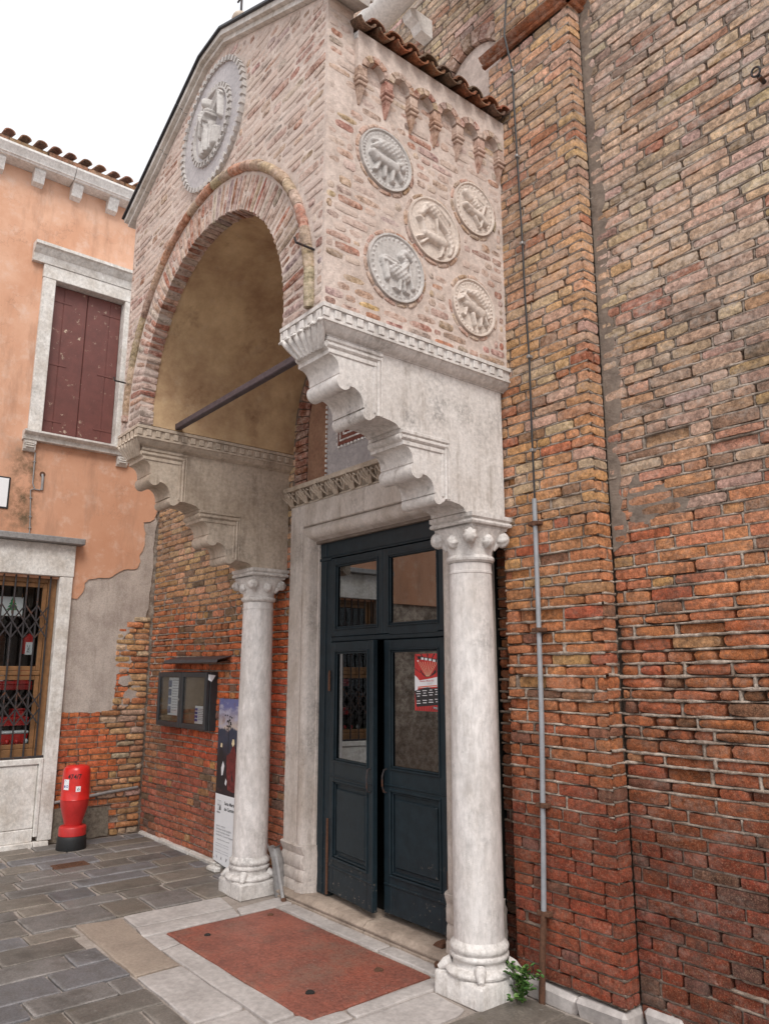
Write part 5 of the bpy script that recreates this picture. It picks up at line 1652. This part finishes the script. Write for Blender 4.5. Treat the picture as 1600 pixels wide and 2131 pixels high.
# ================================================================== DOUBLE DOOR
door = thing('double_door', (-4.365, 3.5, 0.08), 'blue black glazed double door, its hinged leaf by the left jamb ajar', 'door')
c = MB()
c.box(-5.135, -4.952, 3.484, 3.55, .078, 2.60, .004); c.box(-3.645, -3.60, 3.484, 3.55, .078, 2.60, .004)
c.box(-5.135, -3.60, 3.480, 3.55, 2.603, 2.735, .004)
c.box(-4.950, -3.647, 3.484, 3.55, 1.925, 1.962, .004)
c.box(-5.130, -4.955, 3.472, 3.486, 2.575, 2.600, .004); c.box(-4.955, -3.602, 3.470, 3.486, 2.588, 2.602, .003)
c.box(-5.03, -5.018, 3.476, 3.486, .09, 2.57, .003); c.box(-5.03, -5.018, 3.472, 3.482, 2.612, 2.728, .003)
fr = c.build('door_frame', M['door'], door)


def leaf_panel(T, w, z0, z1, parent, name, glass=None, lower=None, st=.075, th=.042):
    """one framed leaf: T(a, d, z) with a along its width, d its depth (0 = face, + = inward)"""
    def bx(mb, a0, a1, d0, d1, za, zb, bev=.004):
        m = MB(); m.box(a0, a1, d0, d1, za, zb, bev)
        mb.add([T(*p) for p in m.v], m.f)
    c = MB()
    bx(c, 0, st, 0, th, z0, z1); bx(c, w - st, w, 0, th, z0, z1)
    bx(c, st + .0005, w - st - .0005, .001, th - .001, z1 - st, z1 - .001)
    g0, g1 = glass
    bx(c, st + .0005, w - st - .0005, .001, th - .001, (lower[1] + .0005) if lower else g0 - st, g0)
    if lower:
        bx(c, st + .0005, w - st - .0005, .001, th - .001, z0 + .001, lower[0])
    o = c.build(name, M['door'], parent)
    c = MB()
    for d_, e in ((-.008, 0.0), (.004, .014)):
        a0, a1, b0, b1 = st - .012 + e, w - st + .012 - e, g0 - .012 + e, g1 + .012 - e
        t = .013
        bx(c, a0, a1, d_, d_ + .012, b0, b0 + t, .003); bx(c, a0, a1, d_, d_ + .012, b1 - t, b1, .003)
        bx(c, a0, a0 + t, d_, d_ + .012, b0 + t + .0005, b1 - t - .0005, .003); bx(c, a1 - t, a1, d_, d_ + .012, b0 + t + .0005, b1 - t - .0005, .003)
    c.build('glazing_bead', M['door'], o)
    c = MB(); bx(c, st - .002, w - st + .002, .018, .022, g0 - .002, g1 + .002, 0); c.build('pane', M['glass'], o, smooth=0)
    if lower:
        l0, l1 = lower
        c = MB(); bx(c, st - .002, w - st + .002, .018, .034, l0 - .002, l1 + .002, .002)
        bx(c, st + .035, w - st - .035, .004, .02, l0 + .05, l1 - .05, .012)
        c.build('raised_panel', M['door'], o)
        c = MB()
        for d_, e in ((-.010, -.004), (.004, .012)):
            a0, a1, b0, b1 = st - .008 + e, w - st + .008 - e, l0 - .008 + e, l1 + .008 - e
            t = .015
            bx(c, a0, a1, d_, d_ + .014, b0, b0 + t, .004); bx(c, a0, a1, d_, d_ + .014, b1 - t, b1, .004)
            bx(c, a0, a0 + t, d_, d_ + .014, b0 + t + .0005, b1 - t - .0005, .004); bx(c, a1 - t, a1, d_, d_ + .014, b0 + t + .0005, b1 - t - .0005, .004)
        bx(c, .004, w - .004, -.006, .004, z0 + .175, z0 + .190, .004)
        bx(c, .004, w - .004, -.006, .004, l1 + .030, l1 + .042, .004)
        c.build('panel_moulding', M['door'], o)
    return o


leaf_panel(lambda a, d, z: (-4.948 + a, 3.478 + d, z), .645, 1.964, 2.584, door, 'transom_sash', glass=(2.025, 2.525), st=.062)
leaf_panel(lambda a, d, z: (-4.300 + a, 3.478 + d, z), .652, 1.964, 2.584, door, 'transom_sash', glass=(2.025, 2.525), st=.072)
AN = math.radians(6.8)
TL = lambda a, d, z: (-4.944 + a * math.cos(AN) + d * math.sin(AN), 3.478 - a * math.sin(AN) + d * math.cos(AN), z)
TR = lambda a, d, z: (-3.650 - a, 3.480 + d + .010 * a, z)
for T, w_, hs in ((TL, .632, 1), (TR, .645, -1)):
    o = leaf_panel(T, w_, .115, 1.920, door, 'door_leaf', glass=(1.045, 1.845), lower=(.36, .895))
    hx = w_ - .028
    c = MB(); c.tube([T(hx, 0, 1.035), T(hx, -.022, 1.03), T(hx + .004, -.034, .99), T(hx + .004, -.034, .925), T(hx, -.022, .885), T(hx, 0, .88)], .0065, 8); c.build('handle', M['iron'], o)
    c = MB(); c.box(0, 0.001, 0, .001, 0, .001)
    for zh in (.42, 1.62):
        c = MB(); c.tube([T(-.004, -.006, zh - .07), T(-.004, -.006, zh + .07)], .011, 9); c.tube([T(-.004, -.006, zh + .07), T(-.004, -.006, zh + .085)], .007, 7); c.build('hinge', M['rust'], o)
c = MB(); c.box(-4.960, -4.944, 3.466, 3.484, .09, .62, .004); c.build('hinge_bar', M['rust'], fr)

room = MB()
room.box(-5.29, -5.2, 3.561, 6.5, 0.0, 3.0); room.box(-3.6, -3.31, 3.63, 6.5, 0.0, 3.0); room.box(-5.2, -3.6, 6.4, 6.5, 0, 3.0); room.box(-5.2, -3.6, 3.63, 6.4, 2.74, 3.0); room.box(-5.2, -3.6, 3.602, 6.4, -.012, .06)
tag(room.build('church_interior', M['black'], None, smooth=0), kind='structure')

# concert poster on the glass of the closed leaf
post = thing('concert_poster', (-3.84, 3.48, 1.44), 'red and black concert poster on glass of the closed door leaf', 'poster')
PX0, PX1, PZ0, PZ1 = -3.968, -3.706, 1.440, 1.815
PT = lambda lay: (lambda u, v: (PX0 + u * (PX1 - PX0), 3.4925 - .0004 * lay, PZ0 + v * (PZ1 - PZ0)))


def flat(mb, T, pts):
    mb.prism(pts, 0, 1, lambda u, v, a: (T(u, v)[0], T(u, v)[1] + (0.0003 if a == 0 else 0), T(u, v)[2]))


c = MB(); flat(c, PT(0), [(0, 0), (1, 0), (1, 1), (0, 1)]); c.build('sheet', M['ink_red'], post, smooth=0)
c = MB()
for k in range(-9, 10):
    q = k * .13
    if k % 2: continue
    for (r0, r1, hw) in ((.62, 1.2, .030),):
        pts = [(.5 + math.sin(q - hw * .4) * r0 * .72, .62 + math.cos(q) * .26), (.5 + math.sin(q + hw * .4) * r0 * .72, .62 + math.cos(q) * .26), (min(1, max(0, .5 + math.sin(q + hw) * 1.0)), .995), (min(1, max(0, .5 + math.sin(q - hw) * 1.0)), .995)]
        flat(c, PT(1), pts)
for k in range(14):
    flat(c, PT(1), [(.06 + k * .066, .005), (.085 + k * .066, .005), (.12 + k * .057 + .01, .09), (.12 + k * .057, .09)])
flat(c, PT(1.5), [(.18, .74)] + [(.20 + .60 * t, .72 - .13 * math.sin(t * math.pi) + (.02 if i % 2 else 0)) for i, t in enumerate(np.linspace(0.02, .98, 15))] + [(.84, .80), (.80, .66), (.65, .61), (.5, .595), (.35, .61), (.24, .67)])
flat(c, PT(1), [(0, .755), (.22, .665), (.22, .655), (0, .74)]); flat(c, PT(1), [(1, .80), (.80, .67), (.80, .66), (1, .785)])
flat(c, PT(2), [(.0, .345), (.35, .40), (.5, .415), (.65, .395), (.98, .41), (1, .12), (.06, .065)])
flat(c, PT(2), [(.68, .05), (1, .02), (1, .06), (.68, .09)])
flat(c, PT(1.2), [(.12, .965), (.45, .935), (1, .885), (1, .835), (.45, .885), (.12, .91)])
c.build('dark_print', M['ink'], post, smooth=0)
c = MB()
for k in range(-4, 5):
    q = k * .16
    flat(c, PT(1.1), [(.5 + k * .012 - .004, .60), (.5 + k * .012 + .004, .60), (.5 + math.sin(q) * .62 + .006, .86), (.5 + math.sin(q) * .62 - .006, .86)])
c.build('ray_print', M['ink_cream'], post, smooth=0)
c = MB()
flat(c, PT(1.6), [(0, .62), (.10, .58), (.14, .55), (.18, .53), (.5, .555), (.86, .595), (.90, .64), (.96, .66), (1, .70), (1, .37), (.90, .40), (.84, .43), (.5, .41), (.12, .395), (.10, .36), (0, .345)])
for k, (u, v) in enumerate(((.30, .915), (.44, .905), (.59, .892), (.74, .875), (.89, .865))): flat(c, PT(2), [(u - .045, v - .018), (u + .05, v - .022), (u + .05, v + .018), (u - .045, v + .022)])
flat(c, PT(2), [(.10, .865), (.16, .862), (.16, .885), (.10, .888)])
for col_ in range(4):
    for row in range(6):
        v = .33 - row * .042 + col_ * .014
        hw = (.07, .085, .05, .09, .06, .08)[(row + col_) % 6]
        if row == 3: continue
        u = .14 + col_ * .235
        flat(c, PT(3), [(u - hw, v), (u + hw, v + .004), (u + hw, v + .016), (u - hw, v + .012)])
flat(c, PT(3), [(.70, .072), (.98, .048), (.98, .054), (.70, .079)]); flat(c, PT(3), [(.70, .055), (.98, .032), (.98, .037), (.70, .060)])
c.build('white_print', M['ink_white'], post, smooth=0)
c = MB(); flat(c, PT(2.2), [(.12, .40), (.5, .42), (.84, .44), (.84, .455), (.5, .44), (.12, .42)]); c.build('orange_print', M['ink_orange'], post, smooth=0)
lettering('Avvento in Musica 2022', .0145, lambda u, v: (PX0 + .052 + u * .99, 3.4925 - .0016, PZ0 + .188 + v + u * .05), M['ink_red'], post, bold=.0002)
lettering('Concerti a Venezia\ndicembre 2022', .007, lambda u, v: (PX0 + .125 + u, 3.4925 - .0016, PZ0 + .180 + v + u * .05), M['ink_grey'], post)

# ================================================================== NOTICE BOARD, HOOD, PAPERS
nb = thing('notice_board', (-7.35, 3.44, 1.15), 'dark grey glazed double door notice case on the red brick wall', 'notice board')
c = MB()
c.box(-7.915, -6.775, 3.375, 3.455, 1.145, 1.692, .004)
c.build('case', M['case'], nb)
c = MB(); c.box(-7.86, -6.83, 3.3735, 3.3755, 1.20, 1.64); c.build('backing', M['cork'], nb, smooth=0)
for xa, xb in ((-7.912, -7.352), (-7.342, -6.778)):
    c = MB()
    c.box(xa, xa + .045, 3.335, 3.372, 1.150, 1.688, .004); c.box(xb - .045, xb, 3.335, 3.372, 1.150, 1.688, .004)
    c.box(xa + .0455, xb - .0455, 3.336, 3.371, 1.150, 1.196, .004); c.box(xa + .0455, xb - .0455, 3.336, 3.371, 1.642, 1.688, .004)
    dd = c.build('case_door', M['case'], nb)
    c = MB(); c.box(xa + .04, xb - .04, 3.346, 3.349, 1.19, 1.65); c.build('pane', M['glass_clear'], dd, smooth=0)
c = MB(); c.lathe(0, 0, [(.010, 0), (.012, .006), (.006, .012)], 12); c.v = [(-7.365 + a, 3.335 - z_, 1.42 + b) for a, b, z_ in c.v]; c.build('lock', M['zinc'], nb)


def paper(x0, x1, z0, z1, label, lines, strip=None, curl=.0):
    t = thing('paper_notice', ((x0 + x1) / 2, 3.365, z0), label, 'notice', 'papers in the notice case')
    c = MB(); n = 6
    v = [(x0 + (x1 - x0) * i / n, 3.371 - .003 - curl * math.sin(math.pi * i / n), zz) for zz in (z0, z1) for i in range(n + 1)]
    c.add(v, [(i, i + 1, i + n + 2, i + n + 1) for i in range(n)]); c.build('sheet', M['paper'], t, smooth=60)
    c = MB()
    for k in range(lines):
        zz = z1 - .03 - (z1 - z0 - .05) * k / lines
        c.box(x0 + (x1 - x0) * .38, x1 - (x1 - x0) * (.08 + .2 * ((k * 7) % 3) / 3), 3.3665 - curl, 3.3668 - curl, zz, zz + .005)
    c.build('text_lines', M['ink_grey'], t, smooth=0)
    if strip:
        c = MB()
        for k in range(4): c.box(x0 + .004, x0 + (x1 - x0) * .30, 3.3663 - curl, 3.3667 - curl, z0 + .02 + k * (z1 - z0 - .03) / 4, z0 + .015 + (k + .85) * (z1 - z0 - .03) / 4)
        c.build('picture_strip', strip, t, smooth=0)


paper(-7.70, -7.43, 1.26, 1.635, 'tall white printed sheet behind the left glass of notice case', 12, plain_mat('faded_picture_print', (0.13, 0.17, 0.27), .6, .6, 0, 14), .004)
paper(-7.06, -6.84, 1.205, 1.37, 'small white notice at bottom right corner of notice case', 7, M['ink_blue'], .003)
t = thing('paper_scrap', (-6.77, 3.37, 1.62), 'torn white paper scrap stuck to the side of notice case', 'paper')
c = MB(); c.add([(-6.768, 3.35, 1.67), (-6.762, 3.42, 1.66), (-6.740, 3.37, 1.60), (-6.765, 3.345, 1.62)], [(0, 1, 2, 3)]); c.build('scrap', M['paper'], t, smooth=0)
hd = thing('rain_hood', (-7.2, 3.45, 1.8), 'rust flecked dark metal rain hood fixed above notice case', 'hood')
c = MB(); c.prism([(3.46, 1.845), (3.31, 1.808), (3.300, 1.780), (3.304, 1.779), (3.314, 1.803), (3.46, 1.838)], -7.72, -6.52, lambda u, v, a: (a, u, v)); c.build('sheet', M['hood'], hd, smooth=0)
c = MB(); c.prism([(3.44, 1.80), (3.305, 1.778), (3.305, 1.772), (3.44, 1.775)], -7.78, -6.53, lambda u, v, a: (a, u, v)); c.build('lip', M['rust'], hd, smooth=0)

# ================================================================== BANNER BEHIND THE COLUMN
bn = thing('church_banner', (-6.4, 3.42, .05), 'tall hanging banner, painting above white text panel, behind the column', 'banner')
BX0, BX1, BZ0, BZM, BZ1 = -6.655, -6.02, .045, .610, 1.45


def bwave(x, z): return 3.418 - .010 * math.sin((x - BX0) * 5) - .012 * max(0, (.25 - z)) * 4 * ((x - BX0) / .6)


def bsheet(z0, z1, mat, name):
    n, m_ = 8, 6
    v = [(BX0 + (BX1 - BX0) * i / n, bwave(BX0 + (BX1 - BX0) * i / n, z0 + (z1 - z0) * j / m_), z0 + (z1 - z0) * j / m_ - (.05 * i / n if z0 < .3 and j == 0 else 0)) for j in range(m_ + 1) for i in range(n + 1)]
    MB().add(v, [(j * (n + 1) + i, j * (n + 1) + i + 1, (j + 1) * (n + 1) + i + 1, (j + 1) * (n + 1) + i) for j in range(m_) for i in range(n)]).build(name, mat, bn, smooth=60)


def banner_art():
    m = NT('banner_landscape_print')
    z_ = m.z()
    n = m.noise(9, 7, .7)
    sky_ = m.mix(m.remap(z_, 1.20, 1.38), (0.55, 0.46, 0.40), (0.14, 0.15, 0.33))
    sky_ = m.mix(m.remap(m.noise(7, 6, .65, m.scaled((1, 1, 2.4))), .5, .62), sky_, (0.42, 0.40, 0.50))
    c = m.mix(m.remap(m.math('ADD', z_, m.math('MULTIPLY', n, .12)), 1.235, 1.255), (0.035, 0.045, 0.075), sky_)
    c = m.mix(m.remap(m.math('ADD', z_, m.math('MULTIPLY', n, .25)), 1.20, 1.05), c, (0.022, 0.015, 0.018))
    c = m.mix(m.remap(n, .58, .70, 0, .55), c, (0.20, 0.10, 0.075))
    return m.done(c, .55)


bsheet(BZM, BZ1, banner_art(), 'painting')
bsheet(BZ0, BZM - .0005, M['paper'], 'text_panel')
BP_ = lambda x0, z0, d=.0015: (lambda u, v: (x0 + u, bwave(x0 + u, z0 + v) - d, z0 + v))
for pts, mt, nm in [
    ([(.20, .95), (.27, .98), (.31, 1.04), (.345, 1.05), (.36, 1.0), (.40, .94), (.42, .72), (.36, .645), (.24, .66), (.21, .80)], 'robe', 'robe_print'),
    ([(.03, .66), (.02, .90), (.07, 1.02), (.13, .98), (.15, .85), (.16, .67)], 'ink', 'robe_print'),
    ([(.10, .84), (.135, .90), (.165, .86), (.14, .78), (.11, .77)], 'ink_white', 'cloth_print'),
    ([(.185, .71), (.20, .755), (.225, .73), (.21, .69)], 'ink_white', 'cloth_print'),
    ([(.29, 1.06), (.305, 1.10), (.335, 1.10), (.345, 1.06), (.315, 1.035)], 'ink_cream', 'face_print'),
    ([(.065, 1.02), (.075, 1.055), (.105, 1.05), (.105, 1.015)], 'ink_cream', 'face_print'),
]:
    c = MB(); T = BP_(BX0, 0, .0012 if 'robe' in nm else .002)
    tri = tessellate_polygon([[Vector((a, b, 0)) for a, b in pts]])
    c.add([T(a, b) for a, b in pts], [tuple(q) for q in tri]); c.build(nm, M[mt], bn, smooth=0)
c = MB(); T = BP_(BX0, 0, .002)
for (a, b, w2) in [(.225, 1.10, .006)]: c.add([T(a - w2, .98), T(a + w2, .98), T(a + w2 * .6, 1.28), T(a - w2 * .6, 1.28)], [(0, 1, 2, 3)])
for k in range(26):
    a, b, s_ = .225 + rng.gauss(0, .045), 1.24 + rng.gauss(0, .035), rng.uniform(.006, .014)
    c.add([T(a + s_ * math.cos(q), b + s_ * .7 * math.sin(q)) for q in np.linspace(0, 5.2, 6)], [(0, 1, 2, 3, 4, 5)])
c.build('tree_print', M['ink'], bn, smooth=0)
lettering('Santa Maria\ndei Carmini', .040, BP_(BX0 + .195, .530), M['ink'], bn, bold=.0006, line=1.2)
lettering('chorus', .024, BP_(BX0 + .045, .448), M['ink'], bn, bold=.0004)
c = MB(); T = BP_(BX0 + .05, .475)
for (a, b, e) in ((0, 0, 0), (.042, 0, 1), (0, .042, 0), (.042, .042, 0)):
    for (p0, p1) in (((a, b), (a + .038, b + .002)), ((a, b + .036), (a + .038, b + .038)), ((a, b), (a + .002, b + .038)), ((a + .036, b), (a + .038, b + .038))):
        c.add([T(p0[0], p0[1]), T(p1[0], p0[1]), T(p1[0], p1[1]), T(p0[0], p1[1])], [(0, 1, 2, 3)])
    if e: c.add([T(a + .008, b), T(a + .03, b), T(a + .03, b + .032), T(a + .008, b + .032)], [(0, 1, 2, 3)])
c.build('logo_print', M['ink'], bn, smooth=0)
lettering('opere di _ works by\nGiambattista Cima da Conegliano\nLorenzo Lotto, Palma Giovane\nSebastiano Ricci, Giovanni Campagna', .022, BP_(BX0 + .045, .335), M['ink_grey'], bn, line=1.15)
lettering('contributo d\'ingresso alla chiesa _ entrance fee', .013, BP_(BX0 + .07, .225), M['ink'], bn)
for k in range(4):
    lettering('la chiesa fa parte del circuito _ this church belongs to', .0125, BP_(BX0 + .045, .190 - .020 * k - (.012 if k > 1 else 0)), M['ink_grey'], bn)
c = MB(); T = BP_(BX0 + .06, .08)
for k in range(5):
    a = .02 + k * .10
    for j in range(3):
        q = rng.uniform(.5, 2.6)
        c.add([T(a + rng.uniform(-.012, .012) - .016 * math.cos(q), .0 - .016 * math.sin(q)), T(a + .004, .002), T(a + rng.uniform(-.01, .01) + .018 * math.cos(q), .020 * math.sin(q)), T(a - .003, .003)], [(0, 1, 2, 3)])
c.build('pictogram_print', M['ink'], bn, smooth=0)
for zz, xx in ((1.44, BX0 + .03), (.065, BX0 + .025)):
    c = MB(); c.tube([(xx, 3.45, zz + .02), (xx, bwave(xx, zz) - .004, zz)], .003, 6); c.build('fixing', M['zinc'], bn)

# ================================================================== RED BOLLARD
bo = thing('red_bollard', (-8.08, 2.62, 0), 'glossy red bottle shaped bollard with stickers on black rubber foot', 'bollard')
bx_, by_ = -8.08, 2.62
c = MB(); c.lathe(bx_, by_, [(.10, .235), (.105, .25), (.118, .30), (.140, .36), (.158, .42), (.166, .47), (.168, .495)], 36); c.build('lower_body', M['red_dull'], bo, smooth=50)
c = MB(); c.lathe(bx_, by_, [(.170, .495), (.1715, .50), (.168, .505), (.166, .60), (.163, .74), (.158, .79), (.146, .82), (.12, .838), (.06, .845), (0, .846)], 36); body = c.build('body', M['red_paint'], bo, smooth=50)
c = MB(); c.lathe(bx_, by_, [(.153, .135), (.160, .14), (.160, .215), (.155, .225), (.145, .232), (.10, .236)], 36); c.build('collar', M['red_dull'], bo, smooth=50)
c = MB(); c.lathe(bx_, by_, [(.170, -.005), (.175, .005), (.170, .10), (.166, .125), (.158, .136), (.10, .137)], 36); c.build('foot', M['rubber'], bo, smooth=50)
fa = math.atan2(-by_, -bx_)


def onb(a0, z0, r):
    return lambda u, v: (bx_ + r * math.cos(fa + a0 + u / r), by_ + r * math.sin(fa + a0 + u / r), z0 + v)


lettering('474/7', .068, onb(-.62, .715, .1665), M['ink'], body, bold=.0012, gap=1.05)
for (a0, z0, w_, h) in ((-.95, .605, .075, .105), (.02, .585, .055, .055)):
    T = onb(a0, z0, .1678)
    c = MB(); n = 5
    c.add([T(w_ * i / n, hh) for hh in (0, h) for i in range(n + 1)], [(i, i + 1, i + n + 2, i + n + 1) for i in range(n)]); st = c.build('sticker', M['paper'], body, smooth=60)
    T = onb(a0, z0, .1684)
    c = MB()
    if h > .08:
        for k in range(3): c.add([T(.008, .095 - k * .013), T(.03 + .012 * k, .095 - k * .013), T(.03 + .012 * k, .099 - k * .013), T(.008, .099 - k * .013)], [(0, 1, 2, 3)])
        for k in range(12):
            q0, q1 = 2 * math.pi * k / 12, 2 * math.pi * (k + 1) / 12
            c.add([T(.055 + r_ * math.cos(q), .036 + r_ * math.sin(q)) for r_, q in ((.008, q0), (.014, q0), (.014, q1), (.008, q1))], [(0, 1, 2, 3)])
        c.add([T(.008, .022), T(.03, .022), T(.03, .045), T(.008, .045)], [(0, 1, 2, 3)])
    else:
        c.add([T(.015, .012), T(.025, .040), T(.032, .042), T(.024, .012)], [(0, 1, 2, 3)]); c.add([T(.030, .015), T(.042, .03), T(.045, .026), T(.034, .010)], [(0, 1, 2, 3)])
    c.build('sticker_print', M['ink_blue' if h > .08 else 'ink'], st, smooth=0)
c = MB(); c.lathe(bx_, by_, [(.02, .84), (.02, .852), (.012, .86), (0, .861)], 12); c.build('cap_bolt', M['rust'], bo, smooth=50)

for o_ in [bo] + list(bo.children_recursive):
    if o_.type == 'MESH':
        for v_ in o_.data.vertices:
            v_.co.x, v_.co.y, v_.co.z = bx_ + (v_.co.x - bx_) * .80, by_ + (v_.co.y - by_) * .80, v_.co.z * .93

# ================================================================== BENT METAL GUARD AT THE JAMB FOOT, PLANT
mg = thing('metal_guard', (-5.47, 3.36, 0), 'bent grey metal guard leaning at the foot of the door jamb', 'guard')
c = MB()
v, f = [], []
n = 9
for (z_, dx, dy) in ((.0, .03, .0), (.06, .01, .0), (.16, -.01, .0), (.25, -.02, -.01), (.30, -.035, -.02), (.345, -.055, -.03), (.365, -.03, -.035)):
    for k in range(n):
        a = math.pi * (.2 + 1.1 * k / (n - 1))
        v.append((-5.46 + dx - .055 * math.cos(a) * .9, 3.385 + dy - .05 * math.sin(a), z_ + .008 * math.sin(k * 2.1)))
for j in range(6):
    for k in range(n - 1): f.append((j * n + k, j * n + k + 1, (j + 1) * n + k + 1, (j + 1) * n + k))
c.add(v, f).build('sheet', M['zinc'], mg, smooth=60)
c = MB(); c.tube([(-5.285, 3.315, .005), (-5.36, 3.325, .14), (-5.425, 3.33, .29)], .014, 8); c.build('bar', M['zinc'], mg)
c = MB(); c.tube([(-5.275, 3.313, -.005), (-5.288, 3.316, .02)], .020, 8); c.build('bar_end', M['rust'], mg)
t = thing('door_stop', (-3.68, 3.44, .075), 'small rusty iron stop on the threshold by right column', 'door stop')
c = MB(); c.prism([(-3.72, .074), (-3.64, .074), (-3.63, .10), (-3.66, .115), (-3.69, .10)], 3.40, 3.44, UX); c.build('hook_plate', M['rust'], t, smooth=0)
t = thing('iron_rod_end', (-3.56, 3.335, .01), 'rusty iron stub below the threshold beside column base', 'iron stub')
c = MB(); c.tube([(-3.60, 3.32, .018), (-3.52, 3.30, .022)], .018, 8); c.build('stub', M['rust'], t)

pl_ = thing('weed_plant', (-3.0, 3.38, 0), 'small green weed growing between column base and brick pilaster', 'plant')
rng = random.Random(77)
c = MB(); tips = []
for k in range(15):
    a = rng.uniform(-2.9, .1); r_ = rng.uniform(.04, .17); h = rng.uniform(.06, .27) * (1 - r_ * 1.4)
    b0 = Vector((-2.985 + rng.uniform(-.02, .02), 3.36 + rng.uniform(-.02, .02), 0))
    p1 = b0 + Vector((math.cos(a) * r_ * .4, math.sin(a) * r_ * .35, h * .7)); p2 = b0 + Vector((math.cos(a) * r_, math.sin(a) * r_ * .8, h))
    c.tube([b0, p1, p2], [.0035, .003, .0018], 5)
    tips += [(b0.lerp(p1, .6), 2), (p1, 3), (p1.lerp(p2, .5), 4), (p2, 4)]
c.build('stem', M['leaf_light'], pl_, smooth=60)
for p, n in tips:
    for j in range(n):
        a = rng.uniform(0, 6.28); l_ = rng.uniform(.020, .036); e = rng.uniform(-.3, .7)
        d = Vector((math.cos(a) * math.cos(e), math.sin(a) * math.cos(e), math.sin(e)))
        s_ = d.cross(Vector((0, 0, 1))).normalized(); u = s_.cross(d)
        o = p + Vector((rng.uniform(-.014, .014), rng.uniform(-.014, .014), rng.uniform(-.012, .014)))
        prof = [(0, 0), (.3, .30), (.6, .36), (.85, .2), (1, 0)]
        v = [o + d * (l_ * t) - u * (.12 * l_ * math.sin(t * 3.1)) for t, _ in prof]
        v += [o + d * (l_ * t) + s_ * (l_ * w2) + u * (.10 * l_) for t, w2 in prof[1:4]] + [o + d * (l_ * t) - s_ * (l_ * w2) + u * (.10 * l_) for t, w2 in prof[1:4]]
        MB().add(v, [(0, 1, 5), (1, 2, 6, 5), (2, 3, 7, 6), (3, 4, 7), (0, 8, 1), (1, 8, 9, 2), (2, 9, 10, 3), (3, 10, 4)]).build('leaf', M['leaf' if rng.random() < .75 else 'leaf_light'], pl_, smooth=180)
